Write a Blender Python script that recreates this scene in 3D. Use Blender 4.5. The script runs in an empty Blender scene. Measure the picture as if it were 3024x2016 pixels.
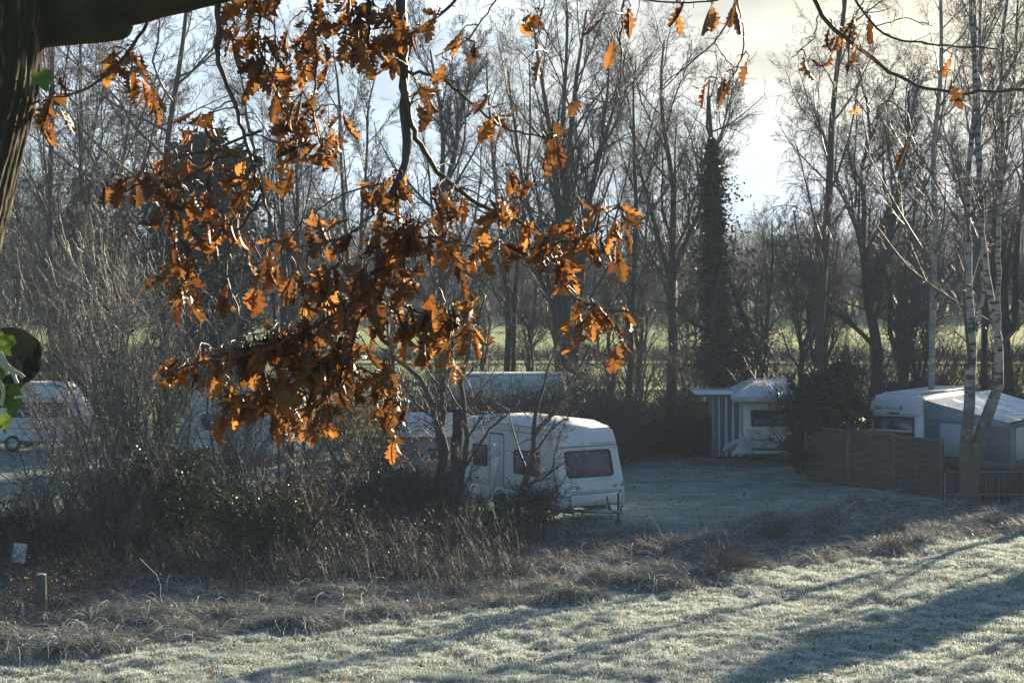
import bpy, math
import numpy as np
from mathutils import Vector, Matrix

# ------------------------------------------------------------------ camera, sky, sun, exposure
F, CX, HZ, CZ = 2133.0, 512.0, 254.0, 7.4          # focal length in px of the 1024 frame, centre column, horizon row, eye height
SUN_AZ, SUN_EL = math.radians(36), math.radians(14)
sc = bpy.context.scene
COL = sc.collection
cam = bpy.data.cameras.new('camera'); cam.sensor_width = 36; cam.lens = F / 1024 * 36
cam.shift_y = -(341 - HZ) / 1024; cam.clip_start = .5; cam.clip_end = 6000
co = bpy.data.objects.new('camera', cam); co.location = (0, 0, CZ); co.rotation_euler = (math.radians(90), 0, 0)
COL.objects.link(co); sc.camera = co

world = bpy.data.worlds.new('World'); sc.world = world; world.use_nodes = True
nt = world.node_tree; nt.nodes.clear()
def N(nt, t, **kw):
    n = nt.nodes.new(t)
    for k, v in kw.items():
        if k in ('inputs',):
            for a, b in v.items(): n.inputs[a].default_value = b
        else: setattr(n, k, v)
    return n
def L(nt, a, b): nt.links.new(a, b)
sky = N(nt, 'ShaderNodeTexSky', sky_type='NISHITA', sun_disc=False, sun_elevation=SUN_EL, sun_rotation=SUN_AZ, altitude=50, air_density=1.0, dust_density=.6, ozone_density=1.5)
tc = N(nt, 'ShaderNodeTexCoord')
mp = N(nt, 'ShaderNodeMapping'); mp.inputs['Scale'].default_value = (3.2, 3.2, 14)
L(nt, tc.outputs['Generated'], mp.inputs['Vector'])
nz = N(nt, 'ShaderNodeTexNoise', inputs={'Scale': 1.6, 'Detail': 7, 'Roughness': .58}); L(nt, mp.outputs[0], nz.inputs['Vector'])
rp = N(nt, 'ShaderNodeMapRange', inputs={'From Min': .30, 'From Max': .60, 'To Min': .80, 'To Max': 1.0}); L(nt, nz.outputs['Fac'], rp.inputs['Value'])
sep = N(nt, 'ShaderNodeSeparateXYZ'); L(nt, tc.outputs['Generated'], sep.inputs[0])
# cloud colour: cream toward the sun side, cool white away from it
cm = N(nt, 'ShaderNodeMapRange', inputs={'From Min': -.06, 'From Max': .16}); L(nt, sep.outputs['X'], cm.inputs['Value'])
cc = N(nt, 'ShaderNodeMix', data_type='RGBA'); cc.inputs[6].default_value = (6.3, 7.5, 8.8, 1); cc.inputs[7].default_value = (8.9, 8.0, 6.3, 1)
cz = N(nt, 'ShaderNodeMapRange', inputs={'From Min': .02, 'From Max': .085, 'To Min': .12}); L(nt, sep.outputs['Z'], cz.inputs['Value']); cq = N(nt, 'ShaderNodeMath', operation='MULTIPLY'); L(nt, cm.outputs[0], cq.inputs[0]); L(nt, cz.outputs[0], cq.inputs[1]); L(nt, cq.outputs[0], cc.inputs[0])
nz2 = N(nt, 'ShaderNodeTexNoise', inputs={'Scale': 2.6, 'Detail': 5, 'Roughness': .5}); L(nt, mp.outputs[0], nz2.inputs['Vector'])
sh = N(nt, 'ShaderNodeMapRange', inputs={'From Min': .36, 'From Max': .64, 'To Min': .70, 'To Max': 1.10}); L(nt, nz2.outputs['Fac'], sh.inputs['Value'])
cs = N(nt, 'ShaderNodeVectorMath', operation='SCALE'); L(nt, cc.outputs[2], cs.inputs[0]); L(nt, sh.outputs[0], cs.inputs['Scale'])
# clouds lie low over the horizon and thin out higher up
lw = N(nt, 'ShaderNodeMapRange', inputs={'From Min': .14, 'From Max': .34, 'To Min': 1, 'To Max': .05}); L(nt, sep.outputs['Z'], lw.inputs['Value'])
mm = N(nt, 'ShaderNodeMath', operation='MULTIPLY'); L(nt, rp.outputs[0], mm.inputs[0]); L(nt, lw.outputs[0], mm.inputs[1])
m2 = N(nt, 'ShaderNodeMath', operation='MULTIPLY'); yb_ = N(nt, 'ShaderNodeMapRange', inputs={'From Min': -.3, 'From Max': .7, 'To Min': .10, 'To Max': 1.0}); L(nt, sep.outputs['Y'], yb_.inputs['Value']); L(nt, yb_.outputs[0], m2.inputs[1]); L(nt, mm.outputs[0], m2.inputs[0])
mx = N(nt, 'ShaderNodeMix', data_type='RGBA'); L(nt, m2.outputs[0], mx.inputs[0]); bl = N(nt, 'ShaderNodeVectorMath', operation='MULTIPLY'); bl.inputs[1].default_value = (.62, .80, .98); L(nt, sky.outputs[0], bl.inputs[0]); L(nt, bl.outputs[0], mx.inputs[6]); L(nt, cs.outputs[0], mx.inputs[7])
bg = N(nt, 'ShaderNodeBackground', inputs={'Strength': .052}); L(nt, mx.outputs[2], bg.inputs['Color'])
wo = N(nt, 'ShaderNodeOutputWorld'); L(nt, bg.outputs[0], wo.inputs[0])

SUN = Vector((math.sin(SUN_AZ) * math.cos(SUN_EL), math.cos(SUN_AZ) * math.cos(SUN_EL), math.sin(SUN_EL)))
sl = bpy.data.lights.new('sun', 'SUN'); sl.energy = 5.0; sl.angle = math.radians(.55); sl.color = (1, .84, .60)
so = bpy.data.objects.new('sun', sl); so.rotation_euler = SUN.to_track_quat('Z', 'Y').to_euler(); so.location = (40, 50, 30); COL.objects.link(so)
sc.view_settings.view_transform = 'Standard'; sc.view_settings.look = 'None'; sc.view_settings.exposure = 1.48; sc.view_settings.gamma = 1
sc.render.engine = 'CYCLES'; sc.cycles.use_denoising = True
sc.cycles.max_bounces = 6; sc.cycles.diffuse_bounces = 2; sc.cycles.glossy_bounces = 2; sc.cycles.transmission_bounces = 4; sc.cycles.transparent_max_bounces = 8
sc.cycles.volume_bounces = 0; sc.cycles.sample_clamp_indirect = 4

# ------------------------------------------------------------------ helpers
def A(*a): return np.array(a, float)
def at(px, py, Y): return A((px - CX) / F * Y, Y, CZ - (py - HZ) / F * Y)
def gD(py): return F * CZ / (py - HZ)                # distance of a ground row
def gx(px, Y): return (px - CX) / F * Y
def rng(s): return np.random.default_rng(s)
def nrm(v): return v / np.maximum(np.linalg.norm(v, axis=-1, keepdims=True), 1e-9)

def vnoise(x, y, s=0):
    xi, yi = np.floor(x).astype(np.int64), np.floor(y).astype(np.int64); fx, fy = x - xi, y - yi
    fx = fx * fx * (3 - 2 * fx); fy = fy * fy * (3 - 2 * fy)
    def h(a, b):
        n = (a * 374761393 + b * 668265263 + s * 974711) & 0x7fffffff
        n = ((n ^ (n >> 13)) * 1274126177) & 0x7fffffff
        return (n ^ (n >> 16)) % 10007 / 10007.
    return (h(xi, yi) * (1 - fx) + h(xi + 1, yi) * fx) * (1 - fy) + (h(xi, yi + 1) * (1 - fx) + h(xi + 1, yi + 1) * fx) * fy - .5
EDGE_X = [-30, -9.2, -3.25, 3.05, 8.74, 13.4, 40]; EDGE_Y = [33, 38.3, 42.3, 46.2, 52.1, 56., 72]   # far edge of the frosty meadow
BACK_X = [-30, -2, 2, 4.8, 10.6, 14.4, 40]; BACK_Y = [60, 58, 56.6, 55.8, 62.9, 61, 75]             # far edge of the rough strip
def zone(x, y):      # 0 meadow, 1 rough strip, 2 behind it; smooth
    e = np.interp(x, EDGE_X, EDGE_Y) + vnoise(x * .8, y * .8, 3) * 1.4
    b = np.interp(x, BACK_X, BACK_Y) + vnoise(x * .6, y * .6, 4) * 1.6
    return np.clip((y - e) / .5, 0, 1) + np.clip((y - b) / .8, 0, 1)
def hgt(x, y):
    z = zone(x, y)
    m = vnoise(x * 1.9, y * 2.0, 1) * .12 + vnoise(x * 4.6, y * 4.4, 2) * .09 + vnoise(x * 9, y * 9, 12) * .03 + vnoise(x * .35, y * .35, 5) * .18
    r = vnoise(x * .9, y * .9, 7) * .42 + vnoise(x * 2.6, y * 2.6, 8) * .24
    l = vnoise(x * .3, y * .3, 9) * .06 + vnoise(x * 3, y * 3, 6) * .012
    w1, w2 = np.clip(z, 0, 1), np.clip(z - 1, 0, 1)
    return m * (1 - w1) + (r + .06) * w1 * (1 - w2) + l * w2

def tag(o, label=None, cat=None, group=None, kind=None):
    if label: o['label'] = label
    if cat: o['category'] = cat
    if group: o['group'] = group
    if kind: o['kind'] = kind
    return o
def empty(name, loc, label, cat, group=None, rz=0):
    o = bpy.data.objects.new(name, None); o.location = Vector(loc); o.rotation_euler = (0, 0, rz); o.empty_display_size = .3; COL.objects.link(o)
    return tag(o, label, cat, group)
def mesh(name, V, faces, mat, parent=None, smooth=False, attr=None, world=True):
    """V (n,3) in world space (or local if world False); faces: list of int arrays (n,k)"""
    V = np.asarray(V, float)
    if parent is not None and world:
        V = V - np.array(parent.location)
    me = bpy.data.meshes.new(name); me.vertices.add(len(V)); me.vertices.foreach_set('co', V.astype(np.float32).ravel())
    faces = [np.asarray(f) for f in faces if len(f)]
    tot = np.concatenate([np.full(len(f), f.shape[1]) for f in faces]); lv = np.concatenate([f.ravel() for f in faces]).astype(np.int32)
    me.loops.add(len(lv)); me.loops.foreach_set('vertex_index', lv)
    me.polygons.add(len(tot)); st = np.concatenate([[0], np.cumsum(tot)[:-1]]).astype(np.int32)
    me.polygons.foreach_set('loop_start', st)
    try: me.polygons.foreach_set('loop_total', tot.astype(np.int32))
    except Exception: pass
    if smooth: me.polygons.foreach_set('use_smooth', np.ones(len(tot), bool))
    if attr:
        for k, v in attr.items():
            a = me.attributes.new(k, 'FLOAT', 'POINT'); a.data.foreach_set('value', np.asarray(v, np.float32).ravel())
    me.update(calc_edges=True)
    for m in (mat if isinstance(mat, (list, tuple)) else [mat]): me.materials.append(m)
    o = bpy.data.objects.new(name, me); COL.objects.link(o)
    if parent is not None: o.parent = parent
    return o

class MB:
    def __init__(s): s.v = []; s.f = {}; s.n = 0
    def add(s, V, F):
        V = np.asarray(V, float).reshape(-1, 3)
        for f in F:
            f = np.asarray(f)
            if f.ndim == 1: f = f[None]
            s.f.setdefault(f.shape[1], []).append(f + s.n)
        s.v.append(V); s.n += len(V); return s
    def build(s, name, mat, parent=None, smooth=False, world=False):
        return mesh(name, np.concatenate(s.v), [np.concatenate(x) for x in s.f.values()], mat, parent, smooth, world=world)
    def box(s, x0, x1, y0, y1, z0, z1, M=None):
        V = A(x0, y0, z0, x1, y0, z0, x1, y1, z0, x0, y1, z0, x0, y0, z1, x1, y0, z1, x1, y1, z1, x0, y1, z1).reshape(-1, 3)
        if M is not None: V = V @ np.array(M)[:3, :3].T + np.array(M)[:3, 3]
        return s.add(V, [[[0, 3, 2, 1], [4, 5, 6, 7], [0, 1, 5, 4], [1, 2, 6, 5], [2, 3, 7, 6], [3, 0, 4, 7]]])
    def tube(s, pts, r, m=8, cap=True):
        P = np.asarray(pts, float)[None]; R = np.broadcast_to(np.asarray(r, float), (1, P.shape[1]))
        V, Q = tubes(P, R, m, rng(1)); s.add(V, [Q])
        if cap:
            k = P.shape[1]; s.f.setdefault(m, []).append((np.arange(m)[::-1] + s.n - len(V))[None]); s.f[m].append((np.arange(m) + s.n - m)[None])
        return s
    def lathe(s, prof, m=24, c=(0, 0, 0), axis='z'):
        V = []
        for r, z in prof:
            a = np.arange(m) / m * 2 * math.pi; V.append(np.stack([r * np.cos(a), r * np.sin(a), np.full(m, z)], 1))
        V = np.concatenate(V)
        if axis == 'y': V = V[:, [0, 2, 1]] * A(1, 1, -1)
        V = V + A(*c); Q = []
        for i in range(len(prof) - 1):
            for j in range(m): Q.append([i * m + j, i * m + (j + 1) % m, (i + 1) * m + (j + 1) % m, (i + 1) * m + j])
        return s.add(V, [Q])
    def prism(s, prof, y0, y1):
        n = len(prof); V = [(x, y0, z) for x, z in prof] + [(x, y1, z) for x, z in prof]
        Q = [[i, (i + 1) % n, n + (i + 1) % n, n + i] for i in range(n)]
        return s.add(V, [Q, [list(range(n))[::-1]], [list(range(n, 2 * n))]])
def bevel(o, w, seg=3, ang=30):
    m = o.modifiers.new('bevel', 'BEVEL'); m.width = w; m.segments = seg; m.limit_method = 'ANGLE'; m.angle_limit = math.radians(ang)
    for p in o.data.polygons: p.use_smooth = True
    w_ = o.modifiers.new('wn', 'WEIGHTED_NORMAL'); w_.keep_sharp = False
    return o
def panel(name, P, mat, parent, r=.06, th=.012, lift=.0, ring=0):
    """rounded slab lying on the quad P (4 local points, counter-clockwise seen from outside)"""
    P = [np.array(p, float) for p in P]; n = nrm(np.cross(P[1] - P[0], P[3] - P[0]))
    W, H = np.linalg.norm(P[1] - P[0]), np.linalg.norm(P[3] - P[0]); out = []
    for cx, cy, a0 in ((W - r, r, -90), (W - r, H - r, 0), (r, H - r, 90), (r, r, 180)):
        for i in range(5):
            a = math.radians(a0 + i * 22.5); out.append((cx + r * math.cos(a), cy + r * math.sin(a)))
    def q(u, v): u /= W; v /= H; return P[0] * (1 - u) * (1 - v) + P[1] * u * (1 - v) + P[2] * u * v + P[3] * (1 - u) * v
    O = np.array([q(u, v) for u, v in out]); k = len(O); m = MB()
    if ring:
        C = O.mean(0); W2 = .5 * (W + H); I = O + (C - O) * (ring / (.5 * min(W, H)))
        V = np.concatenate([O + n * lift, O + n * (lift + th), I + n * (lift + th), I + n * lift]); Q = []
        for lay in range(3):
            for i in range(k): Q.append([lay * k + i, lay * k + (i + 1) % k, (lay + 1) * k + (i + 1) % k, (lay + 1) * k + i])
        m.add(V, [Q])
    else:
        V = np.concatenate([O + n * lift, O + n * (lift + th)])
        m.add(V, [[[i, (i + 1) % k, k + (i + 1) % k, k + i] for i in range(k)], [list(range(k, 2 * k))]])
    return m.build(name, mat, parent)

def tubes(P, R, m=3, rg=None):
    Nn, k, _ = P.shape
    T = np.empty_like(P); T[:, 1:-1] = P[:, 2:] - P[:, :-2]; T[:, 0] = P[:, 1] - P[:, 0]; T[:, -1] = P[:, -1] - P[:, -2]; T = nrm(T)
    ref = nrm((rg or rng(0)).normal(size=(Nn, 1, 3))); ref = np.repeat(ref, k, 1)
    d = nrm(P[:, -1:] - P[:, :1] + 1e-6); ref = nrm(ref - (ref * d).sum(-1, keepdims=True) * d)
    u = nrm(np.cross(T, ref)); v = np.cross(T, u)
    a = np.arange(m) / m * 2 * math.pi
    V = P[:, :, None] + R[:, :, None, None] * (np.cos(a)[None, None, :, None] * u[:, :, None] + np.sin(a)[None, None, :, None] * v[:, :, None])
    b = (np.arange(Nn) * k * m)[:, None, None] + (np.arange(k - 1) * m)[None, :, None]; j = np.arange(m)[None, None, :]; j2 = (j + 1) % m
    Q = np.stack([b + j, b + j2, b + m + j2, b + m + j], -1).reshape(-1, 4)
    return V.reshape(-1, 3), Q
def resample(pts, k, rg=None, jit=0.):
    pts = np.asarray(pts, float); d = np.concatenate([[0], np.cumsum(np.linalg.norm(np.diff(pts[:, :3], axis=0), axis=1))])
    t = np.linspace(0, d[-1], k); out = np.stack([np.interp(t, d, pts[:, i]) for i in range(pts.shape[1])], 1)
    for _ in range(2): out[1:-1, :3] = .25 * out[:-2, :3] + .5 * out[1:-1, :3] + .25 * out[2:, :3]
    if jit: out[1:-1, :3] += rg.normal(size=(k - 2, 3)) * jit
    return out
def spawn(rg, P, R, n, t0=.2, t1=1., ang=40, av=12, ratio=.45, shrink=.4, k=5, up=.08, wig=.12, rr=.6, tip=.35, rmin=.004, lmin=0, droop=0.):
    Nn, k0, _ = P.shape
    idx = np.repeat(np.arange(Nn), n); j = np.tile(np.arange(n), Nn); M = len(idx)
    t = t0 + (t1 - t0) * (j + rg.random(M)) / n; f = t * (k0 - 1) * .9999; i = f.astype(int); w = (f - i)[:, None]
    S = P[idx, i] * (1 - w) + P[idx, i + 1] * w; T = nrm(P[idx, i + 1] - P[idx, i]); r = R[idx, i] * (1 - w[:, 0]) + R[idx, i + 1] * w[:, 0]
    Lp = np.linalg.norm(np.diff(P, axis=1), axis=2).sum(1)[idx]
    ln = np.maximum(Lp * ratio * (1 - shrink * t) * rg.uniform(.55, 1.25, M), lmin)
    q = rg.normal(size=(M, 3)); q = nrm(q - (q * T).sum(-1, keepdims=True) * T)
    a = np.radians(ang + rg.normal(size=M) * av)[:, None]; d = nrm(np.cos(a) * T + np.sin(a) * q)
    out = np.empty((M, k, 3)); out[:, 0] = S; st = (ln / (k - 1))[:, None]
    for s in range(1, k):
        d = nrm(d + A(0, 0, 1) * (up - droop * s / k) + rg.normal(size=(M, 3)) * wig); out[:, s] = out[:, s - 1] + d * st
    r0 = np.maximum(r * rr, rmin); RR = r0[:, None] * np.linspace(1, tip, k)[None]; RR = np.maximum(RR, rmin * .7)
    keep = out[:, :, 2].min(1) > .05
    return out[keep], RR[keep]

# ------------------------------------------------------------------ materials
def mat(name, col=(.5, .5, .5), rough=.7, col2=None, scale=5., detail=4, bump=0., bscale=None, metal=0., spec=.5, coat=0., stretch=(1, 1, 1), lo=.35, hi=.65, space='Object', rand=0.):
    m = bpy.data.materials.new(name); m.use_nodes = True; t = m.node_tree; b = t.nodes['Principled BSDF']
    b.inputs['Roughness'].default_value = rough; b.inputs['Metallic'].default_value = metal; b.inputs['Specular IOR Level'].default_value = spec
    b.inputs['Coat Weight'].default_value = coat
    b.inputs['Base Color'].default_value = (*col, 1); m['out'] = 1
    c = N(t, 'ShaderNodeTexCoord'); mp = N(t, 'ShaderNodeMapping'); mp.inputs['Scale'].default_value = stretch; L(t, c.outputs[space], mp.inputs[0])
    src = None
    if col2 is not None:
        n = N(t, 'ShaderNodeTexNoise', inputs={'Scale': scale, 'Detail': detail, 'Roughness': .6}); L(t, mp.outputs[0], n.inputs['Vector'])
        r = N(t, 'ShaderNodeMapRange', inputs={'From Min': lo, 'From Max': hi}); L(t, n.outputs['Fac'], r.inputs['Value'])
        x = N(t, 'ShaderNodeMix', data_type='RGBA'); x.inputs[6].default_value = (*col, 1); x.inputs[7].default_value = (*col2, 1)
        L(t, r.outputs[0], x.inputs[0]); src = x.outputs[2]; L(t, src, b.inputs['Base Color'])
    if rand:
        g = N(t, 'ShaderNodeNewGeometry'); mr = N(t, 'ShaderNodeMapRange', inputs={'To Min': 1 - rand, 'To Max': 1 + rand}); L(t, g.outputs['Random Per Island'], mr.inputs['Value'])
        v = N(t, 'ShaderNodeVectorMath', operation='SCALE'); L(t, mr.outputs[0], v.inputs['Scale'])
        if src: L(t, src, v.inputs[0])
        else: v.inputs[0].default_value = col
        L(t, v.outputs[0], b.inputs['Base Color'])
    if bump:
        n = N(t, 'ShaderNodeTexNoise', inputs={'Scale': bscale or scale, 'Detail': 5}); L(t, mp.outputs[0], n.inputs['Vector'])
        u = N(t, 'ShaderNodeBump', inputs={'Strength': .9, 'Distance': bump}); L(t, n.outputs['Fac'], u.inputs['Height']); L(t, u.outputs[0], b.inputs['Normal'])
    return m
def leafmat(name, c1, c2, trans, tmix=.45, rough=.6, cm=None, vein=True):
    m = bpy.data.materials.new(name); m.use_nodes = True; t = m.node_tree; b = t.nodes['Principled BSDF']; o = t.nodes['Material Output']
    g = N(t, 'ShaderNodeNewGeometry'); x = N(t, 'ShaderNodeMix', data_type='RGBA'); x.inputs[6].default_value = (*c1, 1); x.inputs[7].default_value = (*c2, 1)
    L(t, g.outputs['Random Per Island'], x.inputs[0]); L(t, x.outputs[2], b.inputs['Base Color']); b.inputs['Roughness'].default_value = rough
    tr = N(t, 'ShaderNodeBsdfTranslucent'); y = N(t, 'ShaderNodeMix', data_type='RGBA'); y.inputs[6].default_value = (*trans, 1); y.inputs[7].default_value = (*[a * b_ for a, b_ in zip(trans, (.26, .20, .2))], 1)
    fr = N(t, 'ShaderNodeMath', operation='MULTIPLY'); fr.inputs[1].default_value = 7.31; L(t, g.outputs['Random Per Island'], fr.inputs[0])
    fx = N(t, 'ShaderNodeMath', operation='FRACT'); L(t, fr.outputs[0], fx.inputs[0]); fp = N(t, 'ShaderNodeMath', operation='POWER'); fp.inputs[1].default_value = .5; L(t, fx.outputs[0], fp.inputs[0]); L(t, fp.outputs[0], y.inputs[0])
    if vein:
        c = N(t, 'ShaderNodeTexCoord'); n = N(t, 'ShaderNodeTexNoise', inputs={'Scale': 45., 'Detail': 3}); L(t, c.outputs['Object'], n.inputs['Vector'])
        r = N(t, 'ShaderNodeMapRange', inputs={'From Min': .3, 'From Max': .7, 'To Min': .55, 'To Max': 1.2}); L(t, n.outputs['Fac'], r.inputs['Value'])
        s = N(t, 'ShaderNodeVectorMath', operation='SCALE'); L(t, y.outputs[2], s.inputs[0]); L(t, r.outputs[0], s.inputs['Scale']); L(t, s.outputs[0], tr.inputs['Color'])
    else: L(t, y.outputs[2], tr.inputs['Color'])
    mi = N(t, 'ShaderNodeMixShader', inputs={0: tmix}); L(t, b.outputs[0], mi.inputs[1]); L(t, tr.outputs[0], mi.inputs[2]); L(t, mi.outputs[0], o.inputs['Surface'])
    return m
def grassmat(name, root, tipc, tip2, tmix=.3, mid=.45):
    m = bpy.data.materials.new(name); m.use_nodes = True; t = m.node_tree; b = t.nodes['Principled BSDF']; o = t.nodes['Material Output']
    a = N(t, 'ShaderNodeAttribute', attribute_name='tip'); g = N(t, 'ShaderNodeNewGeometry')
    c = N(t, 'ShaderNodeTexCoord'); n = N(t, 'ShaderNodeTexNoise', inputs={'Scale': 1.3, 'Detail': 4}); L(t, c.outputs['Object'], n.inputs['Vector'])
    k = N(t, 'ShaderNodeMath', operation='ADD'); L(t, n.outputs['Fac'], k.inputs[0]); h = N(t, 'ShaderNodeMath', operation='MULTIPLY_ADD'); h.inputs[1].default_value = .8; h.inputs[2].default_value = -.4
    L(t, g.outputs['Random Per Island'], h.inputs[0]); L(t, h.outputs[0], k.inputs[1]); kr = N(t, 'ShaderNodeMapRange', inputs={'From Min': .25, 'From Max': .75}); L(t, k.outputs[0], kr.inputs['Value'])
    x = N(t, 'ShaderNodeMix', data_type='RGBA'); x.inputs[6].default_value = (*tipc, 1); x.inputs[7].default_value = (*tip2, 1); L(t, kr.outputs[0], x.inputs[0])
    r = N(t, 'ShaderNodeMapRange', inputs={'From Min': 0, 'From Max': mid * 2}); L(t, a.outputs['Fac'], r.inputs['Value'])
    y = N(t, 'ShaderNodeMix', data_type='RGBA'); y.inputs[6].default_value = (*root, 1); L(t, x.outputs[2], y.inputs[7]); L(t, r.outputs[0], y.inputs[0])
    L(t, y.outputs[2], b.inputs['Base Color']); b.inputs['Roughness'].default_value = .55
    tr = N(t, 'ShaderNodeBsdfTranslucent'); L(t, y.outputs[2], tr.inputs['Color'])
    mi = N(t, 'ShaderNodeMixShader', inputs={0: tmix}); L(t, b.outputs[0], mi.inputs[1]); L(t, tr.outputs[0], mi.inputs[2]); L(t, mi.outputs[0], o.inputs['Surface'])
    return m
BARK = mat('bark', (.038, .033, .028), .85, (.08, .07, .06), 3, bump=.02, bscale=14, stretch=(1, 1, .25))
TWIG = mat('twig_bark', (.060, .052, .047), .6, rand=.35)
TWIG_PALE = mat('pale_twig', (.17, .155, .13), .45, rand=.45)
def pale_mix():
    t = TWIG_PALE.node_tree; b = t.nodes['Principled BSDF']; g = N(t, 'ShaderNodeNewGeometry'); p = N(t, 'ShaderNodeMath', operation='POWER'); p.inputs[1].default_value = 3.2; L(t, g.outputs['Random Per Island'], p.inputs[0])
    x = N(t, 'ShaderNodeMix', data_type='RGBA'); x.inputs[6].default_value = (.055, .052, .045, 1); x.inputs[7].default_value = (.50, .46, .38, 1); L(t, p.outputs[0], x.inputs[0]); L(t, x.outputs[2], b.inputs['Base Color'])
pale_mix()
TWIG_GREEN = mat('green_twig', (.035, .06, .022), .6, rand=.4)
TWIG_PURPLE = mat('birch_twig', (.075, .055, .055), .5, rand=.3)
BIRCH = mat('birch_bark', (.03, .027, .025), .7, (.34, .33, .32), 2.2, detail=6, stretch=(1, 1, 3.6), lo=.42, hi=.52, bump=.008)
def birch_foot():
    t = BIRCH.node_tree; b = t.nodes['Principled BSDF']; src = b.inputs['Base Color'].links[0].from_socket; c = N(t, 'ShaderNodeTexCoord'); x = N(t, 'ShaderNodeSeparateXYZ'); L(t, c.outputs['Object'], x.inputs[0])
    n = N(t, 'ShaderNodeTexNoise', inputs={'Scale': 3., 'Detail': 4}); L(t, c.outputs['Object'], n.inputs['Vector']); a = N(t, 'ShaderNodeMath', operation='MULTIPLY_ADD'); a.inputs[1].default_value = 4; L(t, n.outputs['Fac'], a.inputs[0]); L(t, x.outputs['Z'], a.inputs[2])
    r = N(t, 'ShaderNodeMapRange', inputs={'From Min': 4.2, 'From Max': 6.2}); L(t, a.outputs[0], r.inputs['Value']); n2 = N(t, 'ShaderNodeTexNoise', inputs={'Scale': 9., 'Detail': 5}); L(t, c.outputs['Object'], n2.inputs['Vector'])
    k = N(t, 'ShaderNodeMix', data_type='RGBA'); k.inputs[6].default_value = (.05, .042, .035, 1); k.inputs[7].default_value = (.13, .115, .10, 1); L(t, n2.outputs['Fac'], k.inputs[0])
    m = N(t, 'ShaderNodeMix', data_type='RGBA'); L(t, r.outputs[0], m.inputs[0]); L(t, k.outputs[2], m.inputs[6]); L(t, src, m.inputs[7]); L(t, m.outputs[2], b.inputs['Base Color'])
birch_foot()
BIRCH_THIN = mat('birch_stem_bark', (.16, .13, .12), .7, (.40, .37, .34), 2.5, stretch=(1, 1, 2), bump=.005)
IVY = leafmat('ivy_leaf', (.018, .035, .012), (.035, .06, .02), (.10, .16, .03), .3, .35, vein=False)
CONIF = leafmat('conifer_needle', (.012, .026, .016), (.024, .045, .024), (.04, .07, .03), .2, .5, vein=False)
DRYLEAF = leafmat('dry_leaf', (.13, .08, .035), (.22, .16, .07), (.35, .22, .08), .35, .6, vein=False)
BRAMLEAF = leafmat('bramble_leaf', (.035, .06, .03), (.12, .15, .12), (.12, .16, .05), .3, .5, vein=False)
OAKLEAF = leafmat('oak_leaf', (.065, .033, .020), (.17, .080, .038), (.85, .38, .09), .47, .5)

def oak_mix():      # a quarter of the dead leaves are thin enough to glow, the rest are curled and nearly opaque
    t = OAKLEAF.node_tree; ms = [n for n in t.nodes if n.type == 'MIX_SHADER'][0]; g = N(t, 'ShaderNodeNewGeometry')
    a = N(t, 'ShaderNodeMath', operation='MULTIPLY'); a.inputs[1].default_value = 13.73; L(t, g.outputs['Random Per Island'], a.inputs[0]); f = N(t, 'ShaderNodeMath', operation='FRACT'); L(t, a.outputs[0], f.inputs[0])
    p = N(t, 'ShaderNodeMath', operation='POWER'); p.inputs[1].default_value = 2.2; L(t, f.outputs[0], p.inputs[0]); m = N(t, 'ShaderNodeMath', operation='MULTIPLY_ADD'); m.inputs[1].default_value = .58; m.inputs[2].default_value = .16
    L(t, p.outputs[0], m.inputs[0]); L(t, m.outputs[0], ms.inputs[0])
oak_mix()
# ------------------------------------------------------------------ ground
def ground_mat():
    m = bpy.data.materials.new('ground'); m.use_nodes = True; t = m.node_tree; b = t.nodes['Principled BSDF']; b.inputs['Roughness'].default_value = .95
    a = N(t, 'ShaderNodeAttribute', attribute_name='zone'); c = N(t, 'ShaderNodeTexCoord')
    def noisecol(c1, c2, sc_, lo=.38, hi=.62):
        n = N(t, 'ShaderNodeTexNoise', inputs={'Scale': sc_, 'Detail': 8, 'Roughness': .65}); L(t, c.outputs['Object'], n.inputs['Vector'])
        r = N(t, 'ShaderNodeMapRange', inputs={'From Min': lo, 'From Max': hi}); L(t, n.outputs['Fac'], r.inputs['Value'])
        x = N(t, 'ShaderNodeMix', data_type='RGBA'); x.inputs[6].default_value = (*c1, 1); x.inputs[7].default_value = (*c2, 1); L(t, r.outputs[0], x.inputs[0]); return x.outputs[2]
    cols = [noisecol((.10, .13, .08), (.40, .44, .38), 9), noisecol((.06, .055, .045), (.20, .20, .18), 4), noisecol((.10, .16, .12), (.34, .45, .43), .8, .35, .65)]
    def mixby(f0, f1, x, y):
        r = N(t, 'ShaderNodeMapRange', inputs={'From Min': f0, 'From Max': f1}); L(t, a.outputs['Fac'], r.inputs['Value'])
        z = N(t, 'ShaderNodeMix', data_type='RGBA'); L(t, r.outputs[0], z.inputs[0]); L(t, x, z.inputs[6]); L(t, y, z.inputs[7]); return z.outputs[2]
    k = mixby(0, 1, cols[0], cols[1]); k = mixby(1, 2, k, cols[2]); L(t, k, b.inputs['Base Color'])
    n = N(t, 'ShaderNodeTexNoise', inputs={'Scale': 22., 'Detail': 5}); L(t, c.outputs['Object'], n.inputs['Vector'])
    u = N(t, 'ShaderNodeBump', inputs={'Strength': 1., 'Distance': .05}); L(t, n.outputs['Fac'], u.inputs['Height']); L(t, u.outputs[0], b.inputs['Normal'])
    return m
xs, ys = np.arange(-34, 42.01, .2), np.arange(6, 84.01, .2)
X, Y = np.meshgrid(xs, ys); nx, ny = len(xs), len(ys)
Vg = np.stack([X, Y, hgt(X, Y)], -1).reshape(-1, 3)
q = (np.arange(ny - 1)[:, None] * nx + np.arange(nx - 1)[None]).ravel(); Qg = np.stack([q, q + 1, q + nx + 1, q + nx], 1)
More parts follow.
